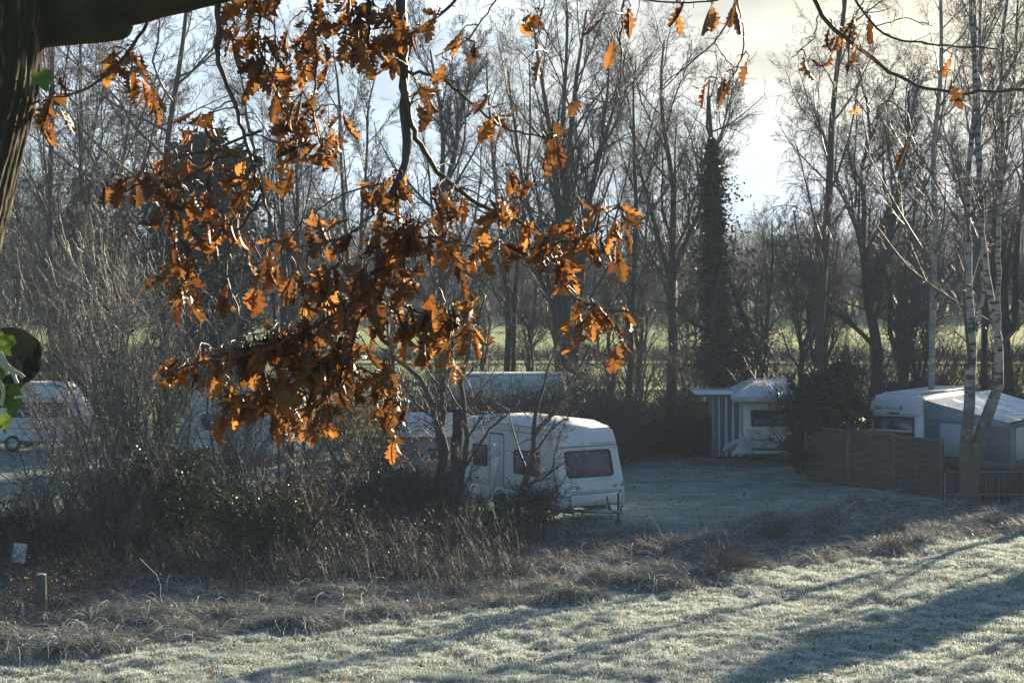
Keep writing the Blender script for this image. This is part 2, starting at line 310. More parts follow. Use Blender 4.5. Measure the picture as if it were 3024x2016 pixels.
tag(mesh('frosty_ground', Vg, [Qg], ground_mat(), smooth=True, attr={'zone': zone(X, Y).ravel()}), kind='structure')
FIELD = mat('field_grass', (.12, .19, .015), .9, (.25, .32, .045), .5, detail=8, lo=.3, hi=.7, bump=.12, bscale=1.6, stretch=(1, .35, 1))
s = 4000.
tag(mesh('field', A(-s, -200, -.16, s, -200, -.16, s, s, -.16, -s, s, -.16).reshape(-1, 3), [[[0, 1, 2, 3]]], FIELD), kind='structure')

def blades(name, rg, XY, h, w, lean, material, flat=0., label=None, zoff=0., curl=.5):
    n = len(XY); h = h * (1 + 1.3 * vnoise(XY[:, 0] * 3.4, XY[:, 1] * 3.4, 31)); z = hgt(XY[:, 0], XY[:, 1]) + zoff; B = np.stack([XY[:, 0], XY[:, 1], z], 1); H = (h * rg.uniform(.5, 1.4, n))[:, None]
    az = rg.random(n) * 6.283; la = (lean * rg.uniform(.3, 1.6, n))[:, None]; d = np.stack([np.cos(az), np.sin(az), np.zeros(n)], 1)
    sd = np.stack([-np.sin(az + rg.normal(size=n) * .8), np.cos(az), np.zeros(n)], 1) * (w * .5)
    m = B + d * H * la * .45 + A(0, 0, 1) * H * .6; tp = B + d * H * la * (1 + curl) + A(0, 0, 1) * H * (1 - la * curl * .6)
    V = np.stack([B - sd, B + sd, m + sd * .75, m - sd * .75, tp], 1).reshape(-1, 3); b = np.arange(n)[:, None] * 5
    o = mesh(name, V, [b + A(0, 1, 2, 3).astype(int), b + A(3, 2, 4).astype(int)], material, attr={'tip': np.tile(A(0, 0, .6, .6, 1), n)})
    return tag(o, label, name.replace('_', ' ') if label else None, kind='stuff')
def scatter(rg, n, x0, x1, y0, y1, zlo, zhi, wob=0, near=True):
    """random points inside the camera's wedge (a margin either side) whose zone value lies in the range"""
    out = []; c = 0
    while c < n:
        y = y0 + (y1 - y0) * rg.random(n); x = (rg.random(n) * 2 - 1) * (y * .30 + 1.5)
        k = (x > x0) & (x < x1); z = zone(x, y); k &= (z >= zlo) & (z <= zhi)
        if wob: k &= rg.random(n) < np.clip(.5 + wob * (vnoise(x * 1.6, y * 1.6, 21) + .5 * vnoise(x * 4, y * 4, 22)), .05, 1)
        out.append(np.stack([x[k], y[k]], 1)); c += k.sum()
    return np.concatenate(out)[:n]
r_ = rng(11)
FROST = grassmat('frost_grass', (.14, .18, .14), (.93, .95, .95), (.58, .67, .54), .45, .28)
blades('frost_grass', r_, scatter(r_, 330000, -20, 22, 34, 60, 0, .6, 1.0), .075, .012, .7, FROST, label='short frosted pasture grass covering the meadow in the foreground')
LAWN = grassmat('frosted_lawn', (.10, .16, .13), (.44, .58, .56), (.24, .36, .30), .25, .4)
blades('lawn_grass', r_, scatter(r_, 90000, -6, 26, 54, 78, 1.7, 2, .8), .035, .016, .9, LAWN, label='closely mown frosted teal lawn between the caravans')
ROUGH = grassmat('rough_grass', (.05, .05, .035), (.50, .53, .52), (.25, .26, .18), .3, .45)
blades('rough_grass', r_, scatter(r_, 150000, -20, 26, 35, 66, .4, 1.7, 1.6), .22, .012, 1.1, ROUGH, label='long collapsed dead grass matted with hoar frost along the meadow edge')

# ------------------------------------------------------------------ scatter of leaf-sized faces
def leafcloud(C, size, rg, hang=0., aspect=.6, dirs=None):
    n = len(C); d = rg.normal(size=(n, 3)) if dirs is None else dirs + rg.normal(size=(n, 3)) * .5
    d[:, 2] -= hang; d = nrm(d); q = nrm(np.cross(d, rg.normal(size=(n, 3)))); s = (size * rg.uniform(.6, 1.4, n))[:, None]; up = np.cross(d, q)
    V = np.stack([C, C + d * s * .45 + q * s * aspect * .5 + up * s * .1, C + d * s, C + d * s * .5 - q * s * aspect * .5 + up * s * .08], 1).reshape(-1, 3)
    return V, np.arange(n * 4).reshape(-1, 4)
def cat(parts):
    V, Q, n = [], [], 0
    for v, q in parts: V.append(v); Q.append(q + n); n += len(v)
    return np.concatenate(V), np.concatenate(Q)

# ------------------------------------------------------------------ bare trees
def levels(kind):
    D = dict
    return {
     'ash': [D(n=17, t0=.22, ang=38, ratio=.44, k=7, up=.13, wig=.11, rr=.5), D(n=11, t0=.15, ang=40, ratio=.46, k=6, up=.07, wig=.15, rr=.55), D(n=8, t0=.15, ang=42, ratio=.42, k=4, up=.05, wig=.16, rr=.6), D(n=6, t0=.2, ang=38, ratio=.55, k=3, up=.03, wig=.17, rr=.7)],
     'stems': [D(n=13, t0=.2, ang=30, ratio=.36, k=7, up=.10, wig=.11, rr=.5), D(n=9, t0=.15, ang=36, ratio=.44, k=5, up=.08, wig=.13, rr=.6), D(n=7, t0=.2, ang=40, ratio=.42, k=4, up=.05, wig=.15, rr=.6), D(n=6, t0=.2, ang=36, ratio=.5, k=3, up=.03, wig=.15, rr=.7)],
     'sweep': [D(n=17, t0=.2, ang=62, ratio=.50, k=8, up=.10, wig=.12, rr=.55), D(n=11, t0=.15, ang=46, ratio=.40, k=6, up=.07, wig=.17, rr=.5), D(n=7, t0=.15, ang=44, ratio=.42, k=4, up=.04, wig=.18, rr=.6), D(n=6, t0=.2, ang=38, ratio=.5, k=3, up=.02, wig=.16, rr=.7)],
     'birch': [D(n=16, t0=.25, ang=42, ratio=.30, k=7, up=.08, wig=.08, rr=.42), D(n=9, t0=.2, ang=36, ratio=.44, k=6, up=.03, wig=.12, rr=.5, droop=.10), D(n=9, t0=.2, ang=34, ratio=.5, k=5, up=0, wig=.12, rr=.55, droop=.22), D(n=3, t0=.2, ang=25, ratio=.5, k=3, up=0, wig=.12, rr=.7, droop=.25)],
     'weep': [D(n=18, t0=.25, ang=45, ratio=.24, k=7, up=.10, wig=.06, rr=.42), D(n=9, t0=.25, ang=38, ratio=.5, k=7, up=.0, wig=.10, rr=.5, droop=.38), D(n=10, t0=.1, ang=28, ratio=.7, k=6, up=0, wig=.06, rr=.55, droop=.8), D(n=2, t0=.2, ang=15, ratio=.5, k=3, up=0, wig=.08, rr=.7, droop=.6)],
     'shrub': [D(n=7, t0=.12, ang=30, ratio=.55, k=6, up=.05, wig=.11, rr=.6), D(n=7, t0=.15, ang=38, ratio=.46, k=5, up=.03, wig=.15, rr=.6), D(n=5, t0=.2, ang=42, ratio=.45, k=4, up=.0, wig=.18, rr=.7)],
     'small': [D(n=9, t0=.22, ang=48, ratio=.42, k=7, up=.06, wig=.13, rr=.45), D(n=8, t0=.15, ang=42, ratio=.42, k=5, up=.03, wig=.16, rr=.55), D(n=7, t0=.15, ang=42, ratio=.45, k=4, up=.0, wig=.17, rr=.6)],
    }[kind]
def tree(name, label, cat_, base, stems, kind, seed, bark=None, twig=None, group=None, rmin=.0055, n0=None, m=8, parts=('trunk', 'crown'), scale_n=1., kk=14, wob=.10):
    """stems: list of polylines of (x, y, z, r) in world space"""
    rg = rng(seed); root = empty(name, base, label, cat_, group)
    SP = [resample(s_, kk, rg, .02) for s_ in stems]; P = np.stack([s_[:, :3] for s_ in SP]); R = np.stack([s_[:, 3] for s_ in SP])
    kf = np.linspace(0, 1, kk); low = rg.normal(size=(len(P), 6, 3)) * wob * A(1, 1, 0); low[:, 0] = 0
    P = P + np.stack([[np.interp(kf, np.linspace(0, 1, 6), low[i, :, a_]) for a_ in range(3)] for i in range(len(P))]).transpose(0, 2, 1)
    R = R * (1 + rg.normal(size=R.shape) * .05)
    V, Q = tubes(P, R, m, rg); mesh(parts[0], V, [Q], bark or BARK, root, True)
    acc = []; p, r = P, R
    for i, lv in enumerate(levels(kind)):
        lv = dict(lv); 
        if i == 0 and n0: lv['n'] = n0
        if i > 0: lv['n'] = max(1, int(round(lv['n'] * scale_n)))
        p, r = spawn(rg, p, r, rmin=rmin, **lv); acc.append(tubes(p, r, 5 if i == 0 else 3, rg))
    V, Q = cat(acc); mesh(parts[1], V, [Q], twig or TWIG, root, True)
    return root, (p, r)
def pst(D, pts, r0, r1, dy=0.):
    """stem polyline from pixel points at distance D (metres); dy lets the stem lean in depth"""
    n = len(pts); out = []
    for i, (x, y) in enumerate(pts):
        t = i / (n - 1); p = at(x, y, D + dy * t); out.append([*p, r0 + (r1 - r0) * t])
    out[0][2] = min(out[0][2], 0.0) if pts[0][1] > HZ + F * CZ / D - 14 else out[0][2]
    return out
def gb(px, D): return (gx(px, D), D, 0.)
def yb(D): return HZ + F * CZ / D

TR = []
def T(label, px, D, stems, kind, seed, name='bare_tree', cat_='tree', **k):
    st = [pst(D + (s_[3] if len(s_) > 3 else 0), s_[0], s_[1], s_[2], (s_[4] if len(s_) > 4 else 0)) for s_ in stems]
    k.setdefault('scale_n', 1.15); r = tree(name, label, cat_, gb(px, D), st, kind, seed, **k); TR.append(r[0]); return r
# ---- left group behind the thicket
D = 90; b = yb(D)
T('dark bare tree with sweeping side boughs, right of the conifer on the left', 170, 92, [([(168, b), (168, 300), (166, 200), (172, 110), (182, 40), (190, -30)], .20, .07)], 'sweep', 31, rmin=.009)
T('slim bare tree with arching boughs just left of the sweeping dark tree', 118, 95, [([(112, b), (116, 300), (120, 200), (126, 120), (134, 40)], .15, .04), ([(116, 290), (130, 200), (150, 150), (165, 90)], .12, .04)], 'sweep', 32, rmin=.009)
T('straight bare trunk nearest the oak trunk, pale grey', 52, 88, [([(50, b), (52, 300), (50, 180), (54, 60), (56, -40)], .16, .07)], 'ash', 33)
T('straight dark bare trunk second from the oak trunk', 78, 93, [([(78, b), (80, 300), (78, 200), (81, 90), (80, -30)], .15, .06)], 'sweep', 34, rmin=.009)
T('twin slim poles rising together left of centre behind the oak leaves', 284, 84, [([(284, yb(84)), (284, 300), (281, 200), (276, 110), (272, 20)], .14, .03), ([(289, yb(84)), (290, 300), (296, 200), (302, 120), (306, 50)], .12, .03), ([(280, yb(84)), (276, 300), (264, 200), (250, 120), (240, 60)], .10, .03)], 'stems', 35)
T('upright bare tree left of the drooping oak branch, thin fan of twigs', 352, 92, [([(350, yb(92)), (352, 300), (345, 200), (340, 90), (330, 50)], .14, .03), ([(354, 320), (362, 220), (368, 140), (378, 60)], .10, .03)], 'stems', 36, rmin=.008)
T('bare tree with a dark forked trunk just right of the drooping oak branch', 440, 86, [([(444, yb(86)), (446, 330), (442, 230), (446, 160), (438, 90), (430, 50)], .19, .04), ([(445, 190), (458, 130), (468, 80), (474, 50)], .12, .03)], 'ash', 37)
# ---- central fan
D = 94; b = yb(D)
T('tallest many-stemmed bare tree fanning out at the centre of the picture', 562, D, [([(562, b), (563, 330), (562, 220), (552, 150), (540, 90), (534, 30)], .26, .04),
  ([(568, b), (568, 320), (568, 210), (572, 130), (578, 60), (584, 10)], .22, .04), ([(572, b), (576, 320), (584, 230), (600, 160), (616, 100), (628, 50)], .20, .03),
  ([(560, b), (556, 320), (540, 240), (522, 180), (512, 120), (506, 70)], .17, .03), ([(566, 300), (566, 210), (562, 120), (566, 40), (566, -10)], .16, .03), ([(576, 300), (590, 200), (606, 110), (612, 40)], .14, .03)], 'stems', 38)
T('slender multi-stemmed bare tree left of the tall central fan', 510, 98, [([(505, yb(98)), (508, 300), (500, 200), (490, 130), (486, 60)], .16, .03), ([(512, yb(98)), (514, 300), (524, 200), (530, 120), (528, 60)], .14, .03)], 'stems', 39)
T('straight slim bare tree right of the tall central fan', 628, 96, [([(628, yb(96)), (630, 300), (634, 200), (630, 120), (636, 60)], .15, .03)], 'ash', 40)
T('broad bare oak-like tree with a spreading crown left of the ivy-clad tree', 672, 97, [([(672, yb(97)), (670, 360), (673, 290), (674, 220), (668, 150), (660, 90), (668, 40)], .27, .04), ([(673, 280), (694, 220), (712, 160), (730, 110)], .15, .03), ([(673, 290), (655, 230), (640, 170), (632, 120)], .14, .03)], 'ash', 41, n0=13)
T('leaning bare tree with a dark slanting trunk right of the ivy-clad tree', 768, 84, [([(764, yb(84)), (762, 380), (752, 330), (736, 290), (722, 262)], .20, .05), ([(764, 380), (768, 330), (775, 270), (772, 220)], .12, .03)], 'small', 42, n0=12)
T('thin pole-like bare tree in front of the far field left of the ivy-clad tree', 640, 106, [([(640, yb(106)), (641, 300), (645, 220), (650, 150)], .10, .03)], 'stems', 43)
# ---- right group
r_b, tw = T('tall birch with weeping twigs at its top, pale against the cream sky', 822, 82, [([(815, yb(82)), (817, 330), (824, 250), (830, 190), (832, 130), (838, 60), (846, -20), (850, -70)], .20, .05)], 'weep', 44, name='weeping_birch', twig=TWIG_PURPLE, rmin=.005)
T('thick bare tree with a trunk forked low into two, right of the weeping birch', 872, 92, [([(872, yb(92)), (872, 330), (872, 300), (862, 250), (850, 215), (830, 150), (816, 110)], .27, .04), ([(872, 300), (882, 255), (892, 210), (905, 150), (915, 90)], .22, .04), ([(862, 250), (866, 190), (868, 120), (860, 60)], .13, .03)], 'ash', 45)
T('straight birch pole with pale bark between the forked tree and the fork-trunked birch', 936, 76, [([(930, yb(76)), (932, 330), (936, 260), (938, 180), (936, 100), (938, 30), (940, -50)], .14, .06)], 'birch', 46, name='birch_tree', bark=BIRCH_THIN, twig=TWIG_PURPLE)
T('tall bare tree with a grey trunk behind the fork-trunked birch', 980, 95, [([(984, yb(95)), (984, 330), (982, 200), (976, 100), (978, -40)], .17, .07), ([(986, 330), (1000, 200), (1012, 100), (1018, -20)], .12, .05)], 'stems', 47, twig=TWIG_PURPLE)
T('brushy bare tree at the right edge with many ascending limbs', 1014, 100, [([(1014, yb(100)), (1012, 340), (1002, 240), (996, 160), (990, 60)], .18, .04), ([(1016, 330), (1018, 240), (1026, 160), (1034, 60)], .17, .04), ([(1012, 330), (990, 260), (965, 210), (948, 170)], .13, .03)], 'ash', 48, n0=14)
T('short bushy bare tree behind the capped caravan', 800, 90, [([(800, yb(90)), (802, 350), (796, 290), (786, 240)], .13, .03), ([(802, 350), (812, 290), (822, 250)], .10, .03)], 'ash', 49)
# ---- fork-trunked birch in front
D = 61.5; b = yb(D)
T('white-barked birch forking into two thick trunks in front of the grey awning', 966, D, [
  ([(972, b + 4), (968, 480), (960, 450), (962, 425), (968, 400), (966, 370), (972, 338), (968, 280), (966, 200), (972, 120), (968, 20), (970, -50)], .23, .035),
  ([(968, b + 2), (970, 470), (973, 440), (980, 420), (994, 402), (999, 375), (1004, 345), (999, 325), (991, 285), (987, 230), (984, 150), (980, 60), (978, -40)], .21, .04),
  ([(998, 330), (1001, 300), (1000, 240), (1004, 160), (1006, 60), (1010, -40)], .09, .04),
  ([(972, 350), (984, 300), (981, 220), (980, 120), (984, 20)], .06, .02)], 'birch', 50, name='birch_tree', bark=BIRCH, twig=TWIG_PURPLE, m=14, rmin=.005, n0=9, kk=26, wob=.14)
T('bare tree just beyond the right edge, before the added conifers', 1158, 65, [([(1158, yb(65)), (1160, 200), (1166, 0)], .22, .06)], 'ash', 55, n0=8)
T('slim bare tree beyond the right edge, nearer the meadow', 1290, 56, [([(1290, yb(56)), (1292, 200), (1288, -20)], .15, .05)], 'ash', 56, n0=6)
T('thin bare pole beyond the right edge beside the slim conifer', 1215, 62, [([(1215, yb(62)), (1212, 200), (1208, -50)], .10, .04)], 'stems', 57, n0=5)
# ---- three small trees in front of the white caravan
T('small dark bare tree standing left of the caravan side window', 440, 57, [([(446, 532), (443, 480), (441, 440), (438, 410), (430, 385), (400, 360), (384, 348)], .15, .03), ([(441, 430), (444, 400), (448, 350), (452, 320)], .09, .02)], 'small', 51, twig=TWIG, rmin=.006)
T('small straight bare tree crossing the caravan roof edge at its rear', 462, 57.5, [([(454, 530), (460, 480), (465, 440), (469, 400), (470, 370), (473, 330), (470, 290)], .10, .03), ([(462, 470), (480, 440), (505, 415), (540, 400)], .045, .015)], 'small', 52, rmin=.006)
T('leaning slim bare tree crossing the caravan between its side windows', 518, 56, [([(514, 535), (520, 490), (530, 445), (538, 415), (541, 385), (560, 340)], .10, .02), ([(532, 440), (550, 410), (575, 370), (592, 345)], .05, .015)], 'small', 53, rmin=.006)
T('thin upright sapling growing beside the caravan front corner', 552, 55, [([(551, 538), (552, 500), (556, 460), (566, 420)], .03, .01), ([(540, 536), (542, 500), (538, 460)], .03, .01)], 'small', 54, name='sapling', rmin=.005)

# ---- ivy-clad tree
rg = rng(60); D = 84; b = yb(D)
ivt, _ = T('bare tree whose trunk is clothed top to bottom in dark ivy', 716, D, [([(718, b), (718, 360), (715, 280), (713, 200), (711, 140), (712, 95)], .26, .05), ([(712, 200), (708, 130), (704, 80)], .08, .03)], 'small', 60, name='ivy_clad_tree', n0=10)
n = 30000; t = rg.random(n) ** .9; py = 395 - t * 255
cxp = np.interp(py, [140, 200, 280, 360, 400], [712, 713, 715, 718, 718]); wd = np.interp(py, [135, 160, 200, 250, 300, 330, 360, 400], [2, 8, 13, 13, 11, 14, 22, 15]) * (.62 + 1.5 * (vnoise(py / 13, py * 0, 5) + .5) * .6)
Cx = cxp + rg.normal(size=n) * wd * (.38 + .75 * (rg.random(n) < .14)) * (1 + .6 * vnoise(py / 7, t * 9, 8)); C = np.stack([(Cx - CX) / F * D, D + rg.normal(size=n) * wd * .45 / F * D, CZ - (py - HZ) / F * D], 1)
V, Q = leafcloud(C, .13, rg, .5, .8); mesh('ivy', V, [Q], IVY, ivt)

# ---- copies of three background trees
rg = rng(70)
def template(seed, kind, h, label):
    rr = rng(seed); st = [[(0, 0, 0, .16), (rr.normal() * .1, rr.normal() * .1, h * .3, .13), (rr.normal() * .3, rr.normal() * .3, h * .65, .08), (rr.normal() * .4, 0, h, .02)]]
    if kind != 'birch': st.append([(0, 0, h * .12, .12), (.7, .2, h * .45, .08), (1.3, .5, h * .85, .02)]); st.append([(0, 0, h * .1, .1), (-.6, -.2, h * .4, .07), (-1.1, .2, h * .8, .02)])
    return tree('bare_tree', label, 'tree', (0, 0, 0), st, kind, seed, rmin=.007, scale_n=.95, wob=.30, group='bare trees along the far side of the campsite')[0]
LB = 'bare grey-brown tree in the tangled row between campsite and green field'
TP = [template(71, 'stems', 12, LB), template(72, 'ash', 11, LB), template(73, 'stems', 14, LB), template(74, 'sweep', 10, LB)]
def copy_tree(o, loc, rz, s_):
    c = o.copy(); COL.objects.link(c); c.location = loc; c.rotation_euler = (0, 0, rz); c.scale = (s_, s_, s_)
    for ch in o.children:
        d = ch.copy(); COL.objects.link(d); d.parent = c
    return c
spots = [(-24, 104, 1), (-20.5, 96, 1.05), (-17.5, 108, 1.1), (-14, 100, 1.1), (-11.5, 112, 1.05), (-8.6, 102, .9), (-6.2, 109, .85), (-3.8, 103, .8), (-1.6, 112, .85), (.8, 100, .8), (2.6, 109, .9), (4.6, 101, .85), (6.6, 112, .85), (8.4, 104, .8), (10.6, 118, .8), (12.6, 108, .8), (14.4, 99, .85), (16.3, 111, .9), (18.5, 101, 1.), (20.5, 112, 1.), (24, 104, 1.1), (17.8, 94, .75)]
for i, (x, y, s_) in enumerate(spots):
    tp = TP[i % 4]; rz = rg.random() * 6.28
    if i < 4: tp.location = (x, y, 0); tp.rotation_euler = (0, 0, rz); tp.scale = (s_, s_, s_)
    else: copy_tree(tp, (x, y, 0), rz, s_ * rg.uniform(.9, 1.1))

# ---- far wood beyond the field
rg = rng(80); n = 1500
bx = rg.uniform(-95, 110, n); by = 250 + rg.random(n) ** 1.5 * 50; hh = rg.uniform(4.5, 10.0, n) * (1 + .25 * vnoise(bx / 14, bx * 0, 3)) * np.interp(bx, [-95, -20, 10, 60], [1.25, 1.0, .95, 1.1])
P0 = np.empty((n, 6, 3)); 
for i in range(6): P0[:, i] = np.stack([bx + rg.normal(size=n) * .2 * i, by, hh * i / 5], 1)
R0 = np.linspace(.16, .05, 6)[None] * np.ones((n, 1)); acc = [tubes(P0, R0, 4, rg)]
p, r = spawn(rg, P0, R0, 12, t0=.08, ang=34, ratio=.5, k=5, up=.08, wig=.1, rr=.6, rmin=.03); acc.append(tubes(p, r, 3, rg))
p, r = spawn(rg, p, r, 9, t0=.1, ang=40, ratio=.55, k=4, up=.04, wig=.15, rr=.6, rmin=.022); acc.append(tubes(p, r, 3, rg))
V, Q = cat(acc); tag(mesh('distant_woods', V, [Q], TWIG), 'grey leafless wood closing off the far side of the green field', 'woods', kind='stuff')

# ------------------------------------------------------------------ conifers and evergreen bushes
def evergreen(name, label, base, H, Rr, seed, n=9000, size=.16, shape='cone', material=None, twigm=None, off=(0, 0), tmin=.06):
    rg = rng(seed); root = empty(name, base, label, 'tree' if H > 4 else 'bush'); B = np.array(base, float)
    tk = resample([(B[0], B[1], 0, .035 * H ** .7), (B[0] + .1, B[1], H * .5, .02 * H ** .7), (B[0] + off[0], B[1], H * .97, .02)], 8)
    V, Q = tubes(tk[None, :, :3], tk[None, :, 3], 7, rg); mesh('trunk', V, [Q], BARK, root, True)
    nb = int(60 + H * 14); t = rg.uniform(tmin, .97, nb); S = np.stack([np.interp(t, np.linspace(0, 1, 8), tk[:, i]) for i in range(3)], 1)
    az = rg.random(nb) * 6.283
    rad = Rr * ((1 - t) ** .75 + .07 if shape == 'cone' else np.sqrt(np.clip(1 - (2 * t - .9) ** 2, .08, 1))) * rg.uniform(.6, 1.2, nb)
    k = 6; P = np.empty((nb, k, 3)); sl_ = rg.uniform(-.1, .35, nb) if shape == 'cone' else rg.uniform(.1, .7, nb)
    for j in range(k):
        f = j / (k - 1); P[:, j] = S + np.stack([np.cos(az) * rad * f, np.sin(az) * rad * f, rad * (sl_ * f + .12 * f * f)], 1)
    V, Q = tubes(P, np.linspace(.03, .008, k)[None] * np.ones((nb, 1)), 3, rg)
    p2, r2 = spawn(rg, P, np.full((nb, k), .012), 6, t0=.2, ang=45, ratio=.38, k=4, up=.02, wig=.12); V2, Q2 = tubes(p2, r2, 3, rg); V, Q = cat([(V, Q), (V2, Q2)])
    mesh('branches', V, [Q], twigm or TWIG, root, True)
    ii = rg.integers(0, len(p2), n); f = rg.random(n) * 2.99; i0 = f.astype(int); w = (f - i0)[:, None]
    C = p2[ii, i0] * (1 - w) + p2[ii, i0 + 1] * w + rg.normal(size=(n, 3)) * .05 * (H ** .3)
    V, Q = leafcloud(C, size, rg, .3, .45, dirs=nrm(p2[ii, -1] - p2[ii, 0])); mesh('foliage', V, [Q], material or CONIF, root)
    return root
evergreen('conifer_tree', 'dark spruce-like conifer rising behind the thicket close to the oak trunk', gb(84, 91), (yb(91) - 165) / F * 91, 2.0, 91, 26000, .22)
evergreen('conifer_tree', 'broad dark conifer behind the orange oak leaves, its tip against the sky', gb(204, 84.5), (yb(84.5) - 128) / F * 84.5, 2.4, 92, 36000, .24, shape='ball')
evergreen('evergreen_bush', 'tall dark evergreen bush pressing against the capped caravan', gb(822, 70), (yb(70) - 376) / F * 70, 1.35, 93, 26000, .13, shape='ball')
evergreen('evergreen_bush', 'dark evergreen bush between the tall bush and the emblem-marked caravan', gb(837, 73), (yb(73) - 360) / F * 73, .92, 94, 16000, .13, shape='ball')
evergreen('evergreen_bush', 'round dark holly bush at the foot of the ivy-clad tree', gb(732, 82), (yb(82) - 322) / F * 82 * .95, 1.2, 95, 12000, .14, shape='ball')
evergreen('broom_bush', 'dense green broom-like bush low in the left thicket', gb(165, 51), 2.6, 1.3, 96, 16000, .10, shape='ball', material=IVY, twigm=TWIG_GREEN)
evergreen('broom_bush', 'smaller green bush right of the dense broom-like bush', gb(262, 50), 1.5, 1.3, 97, 9000, .09, shape='ball', material=IVY, twigm=TWIG_GREEN)
evergreen('evergreen_bush', 'low green bush in front of the grey shed', gb(402, 58), 1.3, 1.1, 98, 8000, .09, shape='ball', material=IVY, twigm=TWIG_GREEN)
evergreen('evergreen_bush', 'knee-high leafy shrub in front of the caravan side', gb(532, 56), 1.3, .7, 99, 2500, .08, shape='ball', material=BRAMLEAF)

def dup(o, loc, rz, s_):
    c = o.copy(); COL.objects.link(c); c.location = loc; c.rotation_euler = (0, 0, rz); c.scale = s_
    for ch in o.children:
        d = ch.copy(); COL.objects.link(d); d.parent = c
    return c
rg = rng(85); bt_ = evergreen('conifer_tree', 'tall dark conifer added beyond the right edge to shade the campsite', (25.0, 79.4, 0), 9.4, 2.3, 89, 60000, .30, shape='ball'); bt_['group'] = 'unseen shade-casting conifers'  # unseen conifers added to cast shade over the campsite
for x, y, h in ((25.2, 83, .62), (25.6, 86.0, .55), (27.2, 95, 1.0), (27.4, 98, 1.15), (28, 102, 1.1), (29, 106, 1.0), (30.4, 111, 1.1), (32, 116, 1.25), (33.6, 121, 1.4)): dup(bt_, (x, y, 0), rg.random() * 6.28, (1.05, 1.05, h))
pn_ = evergreen('shade_pine', 'tall bare-stemmed pine added beyond the right edge, its high crown shading the lawn', (26.2, 90.5, 0), 12.5, 2.3, 88, 30000, .30, shape='ball', tmin=.70); dup(pn_, (25.5, 86.6, 0), 2., (1, 1, .95))['label'] = 'second high-crowned pine added beyond the right edge to shade the lawn, nearer the meadow'  # unseen pines added; high crowns shade the lawn but clear the awning roof
ev2 = dup(bt_, (23.0, 62.8, 0), 1., (.45, .45, .9)); ev2['label'] = 'slim dark conifer beyond the right edge, before the added conifers'
# ------------------------------------------------------------------ thicket shrubs
def shrub(label, px, D, H, spread, seed, ns=9, twigm=None, name='bare_shrub', leaves=0, leafm=None, r0=.035, scale_n=1., rmin=.005, lsize=.08, group=None):
    rg = rng(seed); B = A(gx(px, D), D, 0); st = []
    for i in range(ns):
        az = rg.random() * 6.283; l = spread * rg.uniform(.15, 1); h = H * rg.uniform(.65, 1.05); d = A(math.cos(az), math.sin(az) * .7, 0)
        b0 = B + d * .25 * rg.random(); st.append([(*b0, r0), (*(b0 + d * l * .25 + A(0, 0, h * .4)), r0 * .8), (*(b0 + d * l * .6 + A(0, 0, h * .75)), r0 * .55), (*(b0 + d * l + A(0, 0, h)), r0 * .22)])
    root, (p, r) = tree(name, label, 'shrub', tuple(B), st, 'shrub', seed, bark=twigm or TWIG_PALE, twig=twigm or TWIG_PALE, rmin=rmin, m=5, parts=('stems', 'twigs'), scale_n=scale_n, group=group)
    if leaves:
        ii = rg.integers(0, len(p), leaves); C = p[ii, -1] + rg.normal(size=(leaves, 3)) * .04
        V, Q = leafcloud(C, lsize, rg, .8, .6); mesh('leaves', V, [Q], leafm or DRYLEAF, root)
    return root
S = shrub
S('dark twiggy shrub screening the right end of the pale left-edge caravan', 74, 60, 3.9, 1.9, 99, 9, twigm=TWIG)
S('dark twiggy shrub in front of the bluish caravan, left of its window', 232, 62, 3.9, 1.7, 98, 8, twigm=TWIG)
S('tall pale-twigged shrub growing right beside the oak trunk', 6, 86, 9.6, 3.2, 101, 11)
S('tall pale-twigged shrub above the round sawn limb end', 60, 87, 11.5, 3.6, 102, 13)
S('tallest pale-twigged shrub of the left thicket, in front of the conifer', 112, 54, 7.6, 2.4, 103, 12)
S('pale-twigged shrub between the conifer and the broad dark conifer', 140, 56, 6.8, 2.4, 104, 12)
S('pale-twigged shrub left of the orange leaves, stems leaning outward', 182, 54, 6.0, 2.3, 105, 11)
S('pale-twigged shrub below the broad dark conifer', 218, 57, 6.2, 2.2, 106, 5)
S('shrub with a few dead yellow leaves below the lowest orange leaves', 266, 55, 4.6, 1.9, 107, 5, leaves=350)
S('shrub in front of the bluish caravan', 306, 56, 4.8, 1.8, 108, 5, leaves=250)
S('brown-leaved shrub left of the grey shed', 352, 57, 4.3, 1.5, 109, 10, leaves=1500, twigm=TWIG)
S('dark brown-leaved shrub against the grey shed wall', 381, 60, 3.0, .8, 110, 8, leaves=1300, twigm=TWIG)
S('low twiggy shrub beneath the left caravan', 34, 50, 3.3, 2.3, 111, 9)
S('low dark shrub at the foot of the left thicket', 108, 49, 2.6, 1.7, 112, 9, twigm=TWIG)
S('low brown shrub beneath the lowest oak leaves', 300, 50, 2.4, 1.6, 113, 9, leaves=700, twigm=TWIG)
S('low tangled shrub between the two small trunks', 450, 57, 1.9, 1.3, 114, 8, twigm=TWIG, leaves=200)
S('twiggy shrub behind the white caravan, left half', 490, 69, 2.9, 1.6, 115, 10, twigm=TWIG)
S('twiggy shrub behind the white caravan, right half', 545, 70, 2.9, 1.8, 116, 10, twigm=TWIG)
S('bare bush between the static caravan and the small trees', 415, 70, 3.8, 1.8, 117, 9, twigm=TWIG)
S('twiggy bramble bush between the cone-shaped cover and the fence', 803, 72, 3.4, 1.5, 118, 9, twigm=TWIG_PURPLE)
S('reddish twiggy shrub behind the emblem-marked caravan', 905, 84, 4.2, 2.2, 119, 10, twigm=TWIG_PURPLE)
S('reddish twiggy shrub behind the awning at the right edge', 985, 84, 4.4, 2.3, 120, 10, twigm=TWIG_PURPLE)
